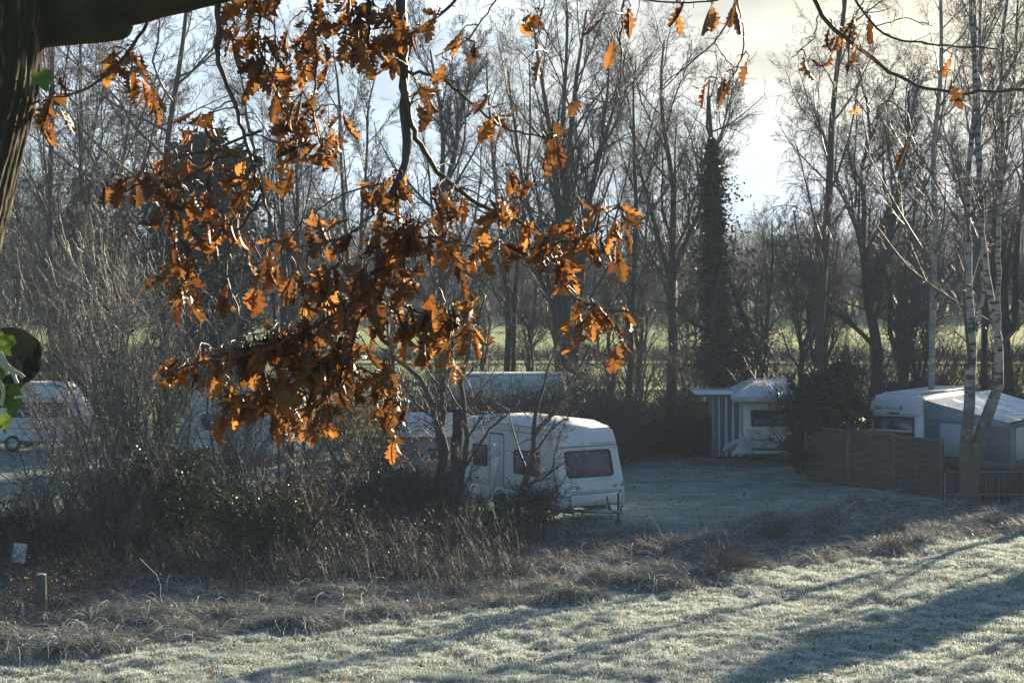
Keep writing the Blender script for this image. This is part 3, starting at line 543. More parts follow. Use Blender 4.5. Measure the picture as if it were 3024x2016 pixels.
S('brown shrub behind the white caravan roof, right of the static caravan', 596, 80, 3.4, 1.4, 121, 9, twigm=TWIG, leaves=500)
S('tangled thorn shrub in front of the far field, right of centre', 735, 86, 4.6, 2.2, 122, 10, twigm=TWIG)

S('brushy thorn shrub between the trunks behind the capped caravan', 690, 92, 4.2, 2.2, 123, 9, twigm=TWIG)
S('brushy thorn shrub left of the ivy-clad tree, before the field', 640, 94, 4.0, 2.4, 124, 9, twigm=TWIG)
S('brushy thorn shrub below the tallest central fan tree', 570, 95, 4.4, 2.4, 125, 9, twigm=TWIG)
S('brushy shrub under the weeping birch', 826, 92, 4.2, 2.2, 126, 9, twigm=TWIG_PURPLE)
S('brushy shrub under the fork-trunked bare tree', 872, 90, 4.0, 2.0, 127, 9, twigm=TWIG_PURPLE)
S('brushy shrub just left of the birch pole', 930, 92, 4.4, 2.2, 128, 9, twigm=TWIG_PURPLE)
S('brushy shrub under the brushy tree at the right edge', 1004, 94, 4.4, 2.2, 129, 9, twigm=TWIG_PURPLE)
# ---- hedge behind the lawn
def hedge(name, label, x0, x1, y0, y1, H, seed, nst, nlf, leafm, wob=.3):
    rg = rng(seed); f = rg.random(nst); B = np.stack([x0 + (x1 - x0) * f + rg.normal(size=nst) * .1, y0 + (y1 - y0) * f + rg.normal(size=nst) * .35, np.zeros(nst)], 1)
    root = empty(name, (x0, y0, 0), label, 'hedge'); k = 6; d = nrm(rg.normal(size=(nst, 3)) * .35 + A(0, 0, 1)); P = np.empty((nst, k, 3)); P[:, 0] = B
    h = H * (1 + wob * 2 * vnoise(B[:, 0] * 1.1, B[:, 1] * 0, seed)) * rg.uniform(.5, 1.05, nst)
    for j in range(1, k): d = nrm(d + rg.normal(size=(nst, 3)) * .15); P[:, j] = P[:, j - 1] + d * (h / (k - 1))[:, None]
    R = np.linspace(.02, .006, k)[None] * np.ones((nst, 1)); p, r = spawn(rg, P, R, 9, t0=.1, ang=50, ratio=.3, k=4, up=.05, wig=.2)
    V, Q = cat([tubes(P, R, 3, rg), tubes(p, r, 3, rg)]); mesh('twigs', V, [Q], TWIG, root, True)
    ii = rg.integers(0, len(p), nlf); C = p[ii, rg.integers(1, 4, nlf)] + rg.normal(size=(nlf, 3)) * .05; V, Q = leafcloud(C, .09, rg, .4, .6); mesh('leaves', V, [Q], leafm, root)
    return root
hedge('hedge', 'dark ragged hedge at the back of the frosty lawn', 3.4, 7.9, 77.5, 79, 2.3, 131, 700, 16000, leafmat('hedge_leaf', (.02, .03, .012), (.09, .05, .022), (.12, .08, .03), .25, .6, vein=False))
hedge('hedge', 'brown beech-leaved hedge in front of the long static caravan', -3.4, 3.8, 73, 75, 2.9, 132, 2600, 15000, DRYLEAF, .12)
hedge('shadow_band_hedge', 'low dark hedge added for the shadow band across the sunlit green field', -40, 52, 150, 147, 1.25, 133, 5000, 60000, leafmat('shadow_band_leaf', (.03, .028, .018), (.07, .05, .03), (.06, .05, .02), .2, .6, vein=False), .12)  # hedge built to stand in for the dark shadow band on the field
sb_ = hedge('scrub_belt', 'dense leafless scrub filling the gaps between the far trees', -27, 30, 118, 121, 2.1, 136, 2000, 6000, leafmat('scrub_leaf', (.05, .045, .03), (.10, .08, .05), (.1, .08, .04), .2, .6, vein=False), .45)
hedge('bramble_hedge', 'dark tangled bramble hedge under the thicket left of the grey shed', gx(92, 58), gx(432, 57), 58.5, 57, 1.9, 137, 1500, 15000, leafmat('bramble_hedge_leaf', (.02, .026, .012), (.06, .048, .025), (.08, .07, .03), .25, .5, vein=False), .5)
hedge('bramble_hedge', 'low dark bramble bank at the left edge behind the white board', gx(-20, 50), gx(150, 50), 50, 50.5, 1.25, 138, 800, 9000, leafmat('bank_leaf', (.02, .024, .012), (.06, .05, .03), (.08, .07, .03), .25, .5, vein=False), .5)
hedge('hedge', 'unkempt hedge between the campsite trees and the field', -8, 24, 97, 99, 1.6, 134, 1500, 15000, leafmat('rough_hedge_leaf', (.03, .04, .015), (.12, .10, .04), (.12, .10, .03), .25, .6, vein=False), .5)

# ------------------------------------------------------------------ caravans
PAINT = mat('caravan_paint', (.78, .79, .79), .35, (.58, .60, .57), 1.4, detail=7, lo=.42, hi=.75, coat=.2, stretch=(1, 1, .5))
PAINT_OLD = mat('weathered_paint', (.66, .67, .60), .5, (.40, .43, .36), 2.2, detail=8, lo=.45, hi=.8, stretch=(1, 1, .5))
ROOFW = mat('frosted_roof', (.88, .88, .88), .38, (.70, .72, .75), 3, detail=8, bump=.003, bscale=30, spec=1., coat=1.)
ROOFW.node_tree.nodes['Principled BSDF'].inputs['Coat Roughness'].default_value = .36
TRIM = mat('trim_grey', (.30, .32, .33), .4); GROOVE = mat('groove', (.10, .11, .12), .6); RUBBER = mat('black_rubber', (.02, .02, .02), .7)
GLASS = mat('tinted_window', (.035, .035, .045), .08, spec=.9, coat=.6); GLASS_B = mat('bronze_window', (.19, .165, .19), .6, (.14, .12, .14), 3, spec=.15, coat=0.)
STEEL = mat('galvanised_steel', (.42, .43, .43), .4, metal=.8); ALU = mat('alloy', (.5, .5, .5), .35, metal=.7)
LAMP_O = mat('orange_lens', (.5, .16, .03), .2); LAMP_W = mat('clear_lens', (.6, .6, .6), .15)
def body(name, prof, W, r, material, parent, zr=1.6):
    """caravan shell lofted across its width, with the long roof edges rounded by radius r"""
    th = np.radians([90, 72, 54, 36, 18, 0]); ysl = [-(W / 2 - r + r * math.sin(a)) for a in th]; de = [r * (1 - math.cos(a)) for a in th]
    st = [(y, d_) for y, d_ in zip(ysl, de)] + [(-y, d_) for y, d_ in list(zip(ysl, de))[::-1]]
    pr = np.array(prof, float); n = len(pr); cx = pr[:, 0].mean(); V = []
    for y, d_ in st:
        w = np.clip((pr[:, 1] - zr) / .6, 0, 1); V.append(np.stack([pr[:, 0] - np.sign(pr[:, 0] - cx) * d_ * .35 * w - np.sign(pr[:, 0] - cx) * d_ * .35, np.full(n, y), pr[:, 1] - d_ * w], 1))
    m = MB(); k = len(st); Q = [[a * n + i, a * n + (i + 1) % n, (a + 1) * n + (i + 1) % n, (a + 1) * n + i] for a in range(k - 1) for i in range(n)]
    m.add(np.concatenate(V), [Q]); m.add(V[0], [[list(range(n))[::-1]]]); m.add(V[-1], [[list(range(n))]])
    o = m.build(name, material, parent); ns = (k - 1) * n
    o.data.polygons.foreach_set('use_smooth', np.arange(len(o.data.polygons)) < ns); return o
def smoothprof(pts, it=2):
    p = np.array(pts, float)
    for _ in range(it): q = np.roll(p, -1, 0); p = np.stack([.75 * p + .25 * q, .25 * p + .75 * q], 1).reshape(-1, 2)
    return p
def wheel(par, x, y, r=.31, side=-1):
    m = MB().lathe([(r * .62, -.09), (r * .93, -.10), (r, -.05), (r, .05), (r * .93, .10), (r * .62, .09)], 28, (x, y, r), 'y').build('wheel', RUBBER, par, True)
    MB().lathe([(.01, .06), (r * .2, .075), (r * .3, .05), (r * .55, .06), (r * .63, .09), (r * .63, -.09)], 24, (0, 0, 0), 'y').build('rim', ALU, m, True).location = (x, y, r)
def window(par, P, name='window', r=.07, glass=GLASS, lift=.0, ring=.035, frame=RUBBER):
    w = panel(name, P, glass, par, r, .014, lift); panel('frame', P, frame, w, r, .024, lift, ring); return w
def root(name, x, y, rz, label, cat_, group=None): return empty(name, (x, y, 0), label, cat_, group, rz)
def fx(prof_lo, prof_hi, z): return prof_lo[0] + (prof_hi[0] - prof_lo[0]) * (z - prof_lo[1]) / (prof_hi[1] - prof_lo[1])

# white touring caravan in the middle of the site
W = 2.16; c = root('caravan', .80, 60.6, math.atan2(-.82, .57), 'white touring caravan with mauve front window and bright frosted roof, behind the bare small trees', 'caravan')
lo_, hi_ = (2.40, 1.08), (2.10, 2.14)
body('body', smoothprof([(2.24, .42), (2.46, .50), (2.47, .98), (2.40, 1.10), (2.08, 2.20), (1.92, 2.44), (1.2, 2.58), (-1.9, 2.60), (-2.32, 2.46), (-2.46, 1.2), (-2.36, .42)], 1), W, .10, PAINT, c)
rf = MB(); P = [(1.90, 2.462), (1.2, 2.590), (-1.85, 2.606), (-2.2, 2.54)]
rf.prism(P + [(x, z - .05) for x, z in P[::-1]], -W / 2 + .13, W / 2 - .13); rf.build('roof', ROOFW, c)
h = MB().box(-.6, .1, -.38, .38, 2.59, 2.66).build('roof_hatch', ROOFW, c); bevel(h, .02)
MB().lathe([(.11, 0), (.11, .04), (.07, .06), (0.01, .06)], 16, (.95, .2, 2.585)).build('roof_vent', TRIM, c, True)
def fq(y0, y1, z0, z1, l=lo_, h=hi_, o=.015): return [(fx(l, h, z0) + o, y0, z0), (fx(l, h, z0) + o, y1, z0), (fx(l, h, z1) + o, y1, z1), (fx(l, h, z1) + o, y0, z1)]
window(c, fq(-.83, .76, 1.22, 1.90), glass=GLASS_B, r=.09)
panel('trim_strip', fq(-1.03, 1.03, 1.985, 2.02), TRIM, c, .01, .012); panel('trim_strip', fq(.1, .95, 2.06, 2.075), TRIM, c, .005, .006)  # second, thinner strip stands in for faint lettering
lk = panel('locker_lid', [(2.473, -.80, .50), (2.473, .95, .50), (2.478, .95, .80), (2.478, -.80, .80)], PAINT, c, .05, .010, .004); panel('seal', [(2.473, -.82, .48), (2.473, .97, .48), (2.478, .97, .82), (2.478, -.82, .82)], GROOVE, lk, .05, .008, .004, .022)
panel('catch', [(2.485, .02, .54), (2.485, .1, .54), (2.485, .1, .60), (2.485, .02, .60)], TRIM, c, .01, .01)
panel('crease', [(2.476, -1.04, .86), (2.476, 1.04, .86), (2.476, 1.04, .875), (2.476, -1.04, .875)], TRIM, c, .004, .004)
for y, z in ((-.62, .99), (.66, .99), (.93, .99), (.97, 1.06)): panel('marker_plate', [(2.475, y, z - .06), (2.475, y + .12, z - .06), (2.468, y + .12, z + .01), (2.468, y, z + .01)], TRIM, c, .01, .012)
panel('marker_lamp', fq(.93, 1.03, 1.88, 1.94), LAMP_W, c, .01, .02)
ys_ = -W / 2 - .002
def sq(x0, x1, z0, z1, y=ys_): return [(x0, y, z0), (x1, y, z0), (x1, y, z1), (x0, y, z1)]
window(c, sq(.25, 1.45, 1.20, 1.84), glass=GLASS_B, r=.08); window(c, sq(-1.75, -1.05, 1.28, 1.86), glass=GLASS_B, r=.06)
dr = panel('door', sq(-.9, -.25, .5, 2.2), PAINT, c, .06, .008); panel('seal', sq(-.92, -.23, .48, 2.22), GROOVE, dr, .06, .012, 0, .018)
for z in (.78, .84, 2.30): panel('side_stripe', sq(-2.3, 2.2, z, z + .025), TRIM, c, .006, .006)
panel('awning_rail', sq(-2.25, 1.75, 2.46, 2.49), ALU, c, .01, .02)
c.scale = (1.03, 1.0, 1.06)
# wheel arch, wheel, chassis
aw = MB(); ang = np.radians(np.linspace(0, 180, 13)); O = [(-.35 + .43 * math.cos(a), .38 + .40 * math.sin(a)) for a in ang]; I = [(-.35 + .35 * math.cos(a), .38 + .33 * math.sin(a)) for a in ang]
for i in range(12): aw.box(0, 0, 0, 0, 0, 0) if False else aw.add([(O[i][0], ys_ - .05, O[i][1]), (O[i + 1][0], ys_ - .05, O[i + 1][1]), (I[i + 1][0], ys_ - .05, I[i + 1][1]), (I[i][0], ys_ - .05, I[i][1]), (O[i][0], ys_, O[i][1]), (O[i + 1][0], ys_, O[i + 1][1]), (I[i + 1][0], ys_ + .01, I[i + 1][1]), (I[i][0], ys_ + .01, I[i][1])], [[[0, 1, 2, 3], [4, 5, 1, 0], [3, 2, 6, 7]]])
aw.build('wheel_arch', PAINT, c); MB().add([(x, ys_ - .006, z) for x, z in I], [[list(range(13))[::-1]]]).build('wheel_well', RUBBER, c)
wheel(c, -.35, ys_ + .04); wheel(c, -.35, W / 2 - .1)
MB().box(-2.2, 2.3, -.6, -.52, .28, .42).box(-2.2, 2.3, .52, .6, .28, .42).box(-.4, -.3, -1.0, 1.0, .26, .36).build('chassis', STEEL, c)
db = MB(); db.tube([(2.2, -.55, .36), (3.35, -.03, .40)], .045, 6).tube([(2.2, .55, .36), (3.35, .03, .40)], .045, 6).tube([(3.3, 0, .40), (3.75, 0, .43)], .04, 8).box(2.42, 2.9, -.33, .33, .37, .41); hb = db.build('drawbar', STEEL, c)
MB().tube([(3.15, 0, .44), (3.02, 0, .78)], .02, 6).tube([(3.68, 0, .45), (3.62, 0, .55), (3.72, 0, .60)], .025, 6).build('handbrake_lever', RUBBER, hb)
jw = MB().tube([(3.35, .14, .12), (3.35, .14, .88)], .028, 8).tube([(3.35, .14, .88), (3.43, .14, .9), (3.43, .14, .98)], .012, 6).lathe([(.03, -.035), (.11, -.04), (.11, .04), (.03, .035)], 18, (3.35, .14, .11), 'y').build('jockey_wheel', RUBBER, c)
for y in (-.8, .8): MB().tube([(2.15, y, .40), (2.3, y, .03)], .02, 6).box(2.24, 2.36, y - .06, y + .06, .0, .03).build('corner_steady', STEEL, c)

# emblem-marked caravan at the right with its awning
phi = math.radians(33); d_ = A(-math.sin(phi), -math.cos(phi)); yv = A(math.cos(phi), -math.sin(phi)); Cn = A(13.97, 72.7); L2, W = 3.0, 2.06
O_ = Cn - d_ * L2 - yv * W / 2; rzc = math.atan2(d_[1], d_[0])
c = root('caravan', O_[0], O_[1], rzc, 'white caravan with a dark square end window and faint emblem, behind the woven fence panels', 'caravan')
body('body', smoothprof([(L2 - .05, .42), (L2, .6), (L2, 1.2), (L2 - .10, 2.1), (L2 - .22, 2.60), (L2 - .5, 2.72), (-L2 + .5, 2.72), (-L2 + .1, 2.5), (-L2, 1.1), (-L2 + .05, .42)], 1), W, .34, PAINT, c, 1.5)
l, h = (L2 - .02, 1.2), (L2 - .10, 2.1)
def rq(y0, y1, z0, z1, o=.0): return [(fx(l, h, z0) + o, y0, z0), (fx(l, h, z0) + o, y1, z0), (fx(l, h, z1) + o, y1, z1), (fx(l, h, z1) + o, y0, z1)]
window(c, rq(-.76, .74, 1.22, 1.94), r=.05); c.scale = (1, 1, .95)
for y in (-.82, .74): panel('window_surround', rq(y, y + .07, 1.1, 1.98), PAINT, c, .02, .03)
panel('trim_strip', rq(-1.0, .98, 1.99, 2.02), TRIM, c, .01, .01); panel('handle', rq(-.2, .17, 2.02, 2.08), RUBBER, c, .02, .03)
eb = MB(); xo = fx(l, h, 2.25) + .03
def stroke(m, pts, w):
    for (a, b), (e, f) in zip(pts[:-1], pts[1:]):
        dx, dz = e - a, f - b; q = math.hypot(dx, dz); ox, oz = -dz / q * w / 2, dx / q * w / 2
        m.add([(xo - (b - 2.25) * .09, a + ox, b + oz), (xo - (b - 2.25) * .09, a - ox, b - oz), (xo - (f - 2.25) * .09, e - ox, f - oz), (xo - (f - 2.25) * .09, e + ox, f + oz)], [[[0, 1, 2, 3]]])
EMB = mat('emblem_blue', (.05, .08, .16), .4)
stroke(eb, [(-.72, 2.20), (-.66, 2.29), (-.60, 2.22), (-.52, 2.28), (-.46, 2.20)], .02); stroke(eb, [(-.74, 2.185), (-.46, 2.185)], .022); stroke(eb, [(-.64, 2.20), (-.60, 2.25)], .02)
stroke(eb, [(-.36, 2.23), (-.34, 2.29), (-.31, 2.24), (-.28, 2.28), (-.25, 2.24), (-.21, 2.27), (-.18, 2.23), (-.13, 2.27), (-.10, 2.23), (-.05, 2.26), (-.02, 2.23), (.06, 2.23)], .012); stroke(eb, [(-.36, 2.205), (.12, 2.20)], .012)
stroke(eb, [(.17, 2.26), (.22, 2.34), (.28, 2.26), (.22, 2.18), (.17, 2.26)], .03); eb.build('emblem', EMB, c)
panel('marker_lamp', [(L2 - .13, -1.0, 2.22), (L2 - .13, -.95, 2.22), (L2 - .16, -.95, 2.33), (L2 - .16, -1.0, 2.33)], RUBBER, c, .01, .05)
MB().box(-L2 + .55, L2 - .62, -W / 2 + .36, W / 2 - .36, 2.70, 2.735).build('roof', ROOFW, c); MB().box(-L2 + .3, L2 - .4, W / 2 - .22, W / 2 - .19, 2.70, 2.76).build('roof_rail', TRIM, c)
MB().box(-2.6, 2.6, -.6, .6, .28, .42).build('chassis', STEEL, c); wheel(c, 0, -W / 2 + .1); wheel(c, 0, W / 2 - .1)
for y in (-.8, .8): MB().tube([(L2 - .3, y, .42), (L2 - .15, y, .03)], .02, 6).build('corner_steady', STEEL, c)

AW1 = mat('awning_grey', (.30, .34, .36), .8, (.24, .28, .30), 2, bump=.01); AW2 = mat('awning_teal_grey', (.15, .19, .20), .8); AW3 = mat('awning_window_cover', (.48, .54, .55), .7, (.40, .46, .48), 3, bump=.02, bscale=3)
AW4 = mat('awning_roof_sheet', (.80, .82, .86), .33, (.56, .59, .66), 2.0, spec=1., coat=.8, lo=.4, hi=.6, bump=.03, bscale=1.6, stretch=(.5, 1.8, 1)); AW5 = mat('awning_plum', (.19, .18, .20), .8)
a = root('awning', O_[0], O_[1], rzc, 'grey fabric awning with sagging pale roof, attached to the emblem-marked caravan at the right edge', 'awning'); y0, y1 = W / 2 + .01, W / 2 + 3.05; xa, xb = L2 - .22, -L2 - .6; z1, z0 = 2.42, 1.76
def zr(y): return z1 + (z0 - z1) * (y - y0) / (y1 - y0)
n = 24; gxs = np.linspace(xa, xb, n); gys = np.linspace(y0, y1, n); GX, GY = np.meshgrid(gxs, gys)
sag = -.14 * np.sin((GX - xa) / (xb - xa) * math.pi * 4) ** 2 * np.sin((GY - y0) / (y1 - y0) * math.pi) - .05 * np.sin((GY - y0) / (y1 - y0) * math.pi)
V = np.stack([GX, GY, z1 + (z0 - z1) * (GY - y0) / (y1 - y0) + sag + .02], -1).reshape(-1, 3); q = (np.arange(n - 1)[:, None] * n + np.arange(n - 1)[None]).ravel(); MB().add(V, [np.stack([q, q + 1, q + n + 1, q + n], 1)]).add(V - A(0, 0, .01), [np.stack([q, q + n, q + n + 1, q + 1], 1)]).build('roof', AW4, a, True)
def wall(pts, t=.02): m = MB(); P_ = np.array(pts, float); nn = nrm(np.cross(P_[1] - P_[0], P_[2] - P_[0])) * t; k = len(P_); return m.add(np.concatenate([P_, P_ - nn]), [[list(range(k))], [list(range(2 * k - 1, k - 1, -1))], [[i, k + i, k + (i + 1) % k, (i + 1) % k] for i in range(k)]])
wall([(xa, y0, .22), (xa, y1, .22), (xa, y1, z0), (xa, y0, z1)]).build('side_wall', AW1, a)
wall([(xa + .006, y0 + .01, .46), (xa + .006, y1 - .01, .46), (xa + .006, y1 - .01, 1.62), (xa + .006, y0 + .01, 1.84)]).build('dark_band', AW2, a)
panel('window_cover', [(xa + .01, y0 + .55, .56), (xa + .01, y0 + 1.9, .56), (xa + .01, y0 + 1.9, 1.62), (xa + .01, y0 + .55, 1.68)], AW3, a, .08, .015)
panel('window_cover', [(xa + .01, y0 + 2.2, .5), (xa + .01, y1 - .05, .5), (xa + .01, y1 - .05, 1.6), (xa + .01, y0 + 2.3, 1.6)], AW5, a, .08, .012)
MB().tube([(xa + .03, y0 + 2.08, .25), (xa + .03, y0 + 2.2, 1.9)], .018, 6).build('side_pole', ALU, a)
wall([(xa, y1, .22), (xb, y1, .22), (xb, y1, z0), (xa, y1, z0)]).build('front_wall', AW1, a)
for i in range(5):
    x0_ = xa - .42 - i * 1.15; w = panel('front_window', [(x0_, y1 + .005, .48), (x0_ - .95, y1 + .005, .48), (x0_ - .95, y1 + .005, 1.6), (x0_, y1 + .005, 1.6)], AW3, a, .2, .012); panel('frame', [(x0_ + .04, y1 + .005, .44), (x0_ - .99, y1 + .005, .44), (x0_ - .99, y1 + .005, 1.65), (x0_ + .04, y1 + .005, 1.65)], AW5, w, .2, .02, 0, .06)
MB().tube([(xa + .02, y1 + .02, z0 + .02), (xb, y1 + .02, z0 + .02)], .03, 6).build('eave_pole', RUBBER, a)
wall([(xa - .02, y1 + .03, z0 - .16), (xb, y1 + .03, z0 - .16), (xb, y1 + .03, z0), (xa - .02, y1 + .03, z0)], .01).build('valance', AW2, a)
wall([(xa + .02, y0 + .0, .0), (xa + .02, y1, .0), (xa + .02, y1, .24), (xa + .02, y0, .24)], .02).build('skirt', RUBBER, a)

# caravan under a white cap roof
c = root('caravan', gx(770, 77.6), 77.6, math.radians(-94), 'weathered cream caravan with large dark window under a white cap roof beside the tall bush', 'caravan'); W = 2.1; L2 = 2.2
body('body', smoothprof([(L2 - .12, .44), (L2 + .02, .62), (L2 + .06, 1.18), (L2 - .02, 1.24), (L2 - .28, 2.0), (L2 - .45, 2.22), (-L2 + .4, 2.25), (-L2, 1.2), (-L2 + .1, .44)], 1), W, .22, PAINT_OLD, c, 1.1)
l, h = (L2 - .01, 1.24), (L2 - .26, 1.96)
window(c, rq(-.78, .80, 1.32, 1.88, .02), r=.05)
panel('window_ledge', [(L2 + .05, -.95, 1.19), (L2 + .05, .95, 1.19), (L2 + .05, .95, 1.25), (L2 + .05, -.95, 1.25)], PAINT_OLD, c, .02, .05)
panel('grab_handle', [(L2 + .055, -.62, 1.06), (L2 + .055, -.45, 1.06), (L2 + .055, -.45, 1.10), (L2 + .055, -.62, 1.10)], RUBBER, c, .01, .02); panel('badge', [(L2 + .05, -.2, .84), (L2 + .05, .02, .84), (L2 + .05, .02, .90), (L2 + .05, -.2, .90)], GROOVE, c, .02, .02)
panel('lower_groove', [(L2 + .0, -.95, .50), (L2 + .0, .95, .50), (L2 + .01, .95, .56), (L2 + .01, -.95, .56)], GROOVE, c, .02, .02); panel('bumper', [(L2 - .02, -1.0, .36), (L2 - .02, 1.0, .36), (L2 - .02, 1.0, .46), (L2 - .02, -1.0, .46)], PAINT_OLD, c, .03, .08)
wheel(c, 0, -W / 2 + .12); wheel(c, 0, W / 2 - .12); MB().box(-1.8, 1.9, -.6, .6, .28, .42).build('chassis', STEEL, c)
e = 1.46; xf, xr = L2 + .25, -L2 - .2; cp = MB().add([(xf, -e, 2.22), (xf, e, 2.22), (xr, e, 2.22), (xr, -e, 2.22), (xf, -e, 2.38), (xf, e, 2.38), (xr, e, 2.38), (xr, -e, 2.38), (xf - 1.1, -.62, 2.82), (xf - 1.1, .62, 2.82), (xr + .9, .62, 2.82), (xr + .9, -.62, 2.82)],
    [[[3, 2, 1, 0], [0, 1, 5, 4], [1, 2, 6, 5], [2, 3, 7, 6], [3, 0, 4, 7], [4, 5, 9, 8], [5, 6, 10, 9], [6, 7, 11, 10], [7, 4, 8, 11], [8, 9, 10, 11]]])
CAPM = mat('cap_sheet', (.66, .70, .76), .4, (.52, .56, .62), 2.5); cap = cp.build('cap_roof', CAPM, c); bevel(cap, .02, 2)
MB().box(xf + .002, xf + .012, -e, e, 2.20, 2.38).build('fascia', mat('algae_fascia', (.55, .58, .55), .6, (.25, .30, .24), 5, stretch=(1, .4, 1)), cap)
# striped side tent with a flat roof
def stripes():
    m = mat('blue_white_stripes', (.7, .7, .7), .8); t = m.node_tree; b = t.nodes['Principled BSDF']; cdn = N(t, 'ShaderNodeTexCoord'); sx = N(t, 'ShaderNodeSeparateXYZ'); L(t, cdn.outputs['Object'], sx.inputs[0])
    def band(per, thr, off):
        a1 = N(t, 'ShaderNodeMath', operation='ADD'); L(t, sx.outputs['X'], a1.inputs[0]); L(t, sx.outputs['Y'], a1.inputs[1]); a2 = N(t, 'ShaderNodeMath', operation='MULTIPLY_ADD'); a2.inputs[1].default_value = 1 / per; a2.inputs[2].default_value = off; L(t, a1.outputs[0], a2.inputs[0])
        f = N(t, 'ShaderNodeMath', operation='FRACT'); L(t, a2.outputs[0], f.inputs[0]); g = N(t, 'ShaderNodeMath', operation='GREATER_THAN'); g.inputs[1].default_value = thr; L(t, f.outputs[0], g.inputs[0]); return g.outputs[0]
    x = N(t, 'ShaderNodeMix', data_type='RGBA'); x.inputs[6].default_value = (.06, .08, .13, 1); x.inputs[7].default_value = (.19, .22, .28, 1); L(t, band(.075, .5, 0), x.inputs[0])
    y = N(t, 'ShaderNodeMix', data_type='RGBA'); L(t, x.outputs[2], y.inputs[6]); y.inputs[7].default_value = (.58, .60, .62, 1); L(t, band(.26, .78, .1), y.inputs[0]); L(t, y.outputs[2], b.inputs['Base Color']); return m
ST = stripes(); tx0, tx1, ty = gx(713, 77), gx(744, 77), 77.
c = empty('side_tent', (tx0, ty, 0), 'blue and white striped side tent beside the cap-roofed caravan', 'tent')
f_ = MB(); nfold = 40; fxs = np.linspace(0, tx1 - tx0, nfold); fz = .03 * np.sin(fxs * 22); V = np.concatenate([np.stack([fxs, fz, np.full(nfold, .12)], 1), np.stack([fxs, fz * .3, np.full(nfold, 2.3)], 1)]); i_ = np.arange(nfold - 1)
f_.add(V, [np.stack([i_, i_ + 1, i_ + nfold + 1, i_ + nfold], 1)]); f_.build('front_curtain', ST, c, True)
MB().box(0, .03, .03, 2.2, .1, 2.3).build('side_curtain', ST, c); MB().box(0, 1.2, 2.2, 2.23, .1, 2.3).build('back_curtain', ST, c)
MB().box(-.66, 1.3, -.25, 2.5, 2.36, 2.43).build('flat_roof', ROOFW, c); MB().box(-.66, 1.3, -.27, -.252, 2.30, 2.36).box(-.60, 1.3, .0, .05, 2.30, 2.358).build('roof_edge', GROOVE, c)
MB().box(-.02, .05, -.1, -.05, 0, 2.36).build('post', TRIM, c); MB().box(.1, 1.1, -.02, .0, .0, .12).build('ground_sheet', RUBBER, c)

# left caravan, mid caravan, static caravan
def simple_caravan(px, D, rz, L2, H, label, mt, rake=.35, win=(), wheelx=0., vis=-1):
    c = root('caravan', gx(px, D), D, rz, label, 'caravan'); W = 2.1
    body('body', smoothprof([(L2 - .2, .42), (L2, .58), (L2, 1.15), (L2 - rake, H - .35), (L2 - rake - .35, H), (-L2 + rake + .35, H), (-L2 + rake, H - .35), (-L2, 1.15), (-L2, .58), (-L2 + .2, .42)], 1), W, .14, mt, c)
    MB().prism([(-L2 + rake + .1, H - .13), (-L2 + rake + .38, H + .012), (L2 - rake - .38, H + .012), (L2 - rake - .1, H - .13), (L2 - rake - .4, H + .035), (-L2 + rake + .4, H + .035)][::-1], -W / 2 + .12, W / 2 - .12).build('roof', ROOFW, c)
    y = vis * (W / 2 + .002)
    for x0, x1, za, zb in win: window(c, sq(x0, x1, za, zb, y) if vis < 0 else [(x1, y, za), (x0, y, za), (x0, y, zb), (x1, y, zb)], r=.07)
    wheel(c, wheelx, -W / 2 + .06); wheel(c, wheelx, W / 2 - .06); MB().box(-L2 + .3, L2 - .3, -.6, .6, .28, .42).build('chassis', STEEL, c)
    for sx in (-1, 1):
        for sy in (-.8, .8): MB().tube([(sx * (L2 - .4), sy, .42), (sx * (L2 - .3), sy, .0)], .02, 6).build('corner_steady', STEEL, c)
    panel('side_stripe', sq(-L2 + .1, L2 - .1, .86, .9, -W / 2 - .002), TRIM, c, .01, .006); return c
simple_caravan(41, 81, math.radians(-3), 1.9, 2.5, 'pale blue-white caravan at the left edge with a long dark side window', PAINT, .55, [(-.9, 1.25, 1.30, 1.86)], -.8)
simple_caravan(246, 76, math.radians(-24), 2.2, 2.6, 'bluish caravan glimpsed beneath the lowest orange oak leaves', PAINT_OLD, .4, [(-1.2, .2, 1.2, 1.75)], 0)
simple_caravan(514, 81, math.radians(2), 2.75, 2.86, 'long static caravan whose frosted roof line shows above the hedge behind the white caravan', PAINT_OLD, .25, [(-1.8, -.6, 1.2, 1.9), (1.85, 2.2, 1.25, 1.85)], 0)

# small shed with ribbed frosted roof left of the white caravan
sx0, sx1, sy = gx(388, 65), gx(450, 66), 65.
c = empty('garden_shed', (sx0, sy, 0), 'low grey shed with a ribbed frosty roof, adjoining the left end of the white caravan', 'shed'); w_ = sx1 - sx0
SHED = mat('grey_cladding', (.27, .26, .26), .8, (.20, .20, .20), 4, stretch=(1, 1, .3)); MB().box(0, w_, 0, 2.0, 0, 1.84).build('walls', SHED, c)
m = MB(); nb = 11
for i in range(nb):
    t0 = i / nb; t1 = (i + .62) / nb; y0_, y1_ = -.12 + 1.5 * t0, -.12 + 1.5 * t1; m.box(-.08, w_ + .08, y0_, y1_, 1.85 + .62 * t0, 1.93 + .62 * t0)
MB().add([(-.07, -.1, 1.845), (w_ + .07, -.1, 1.845), (w_ + .07, 1.4, 2.47), (-.07, 1.4, 2.47), (-.07, 2.1, 1.845), (w_ + .07, 2.1, 1.845)], [[[0, 1, 2, 3], [3, 2, 5, 4]], [[0, 3, 4], [1, 5, 2]]]).build('roof', mat('shed_roof', (.30, .33, .38), .6), c)
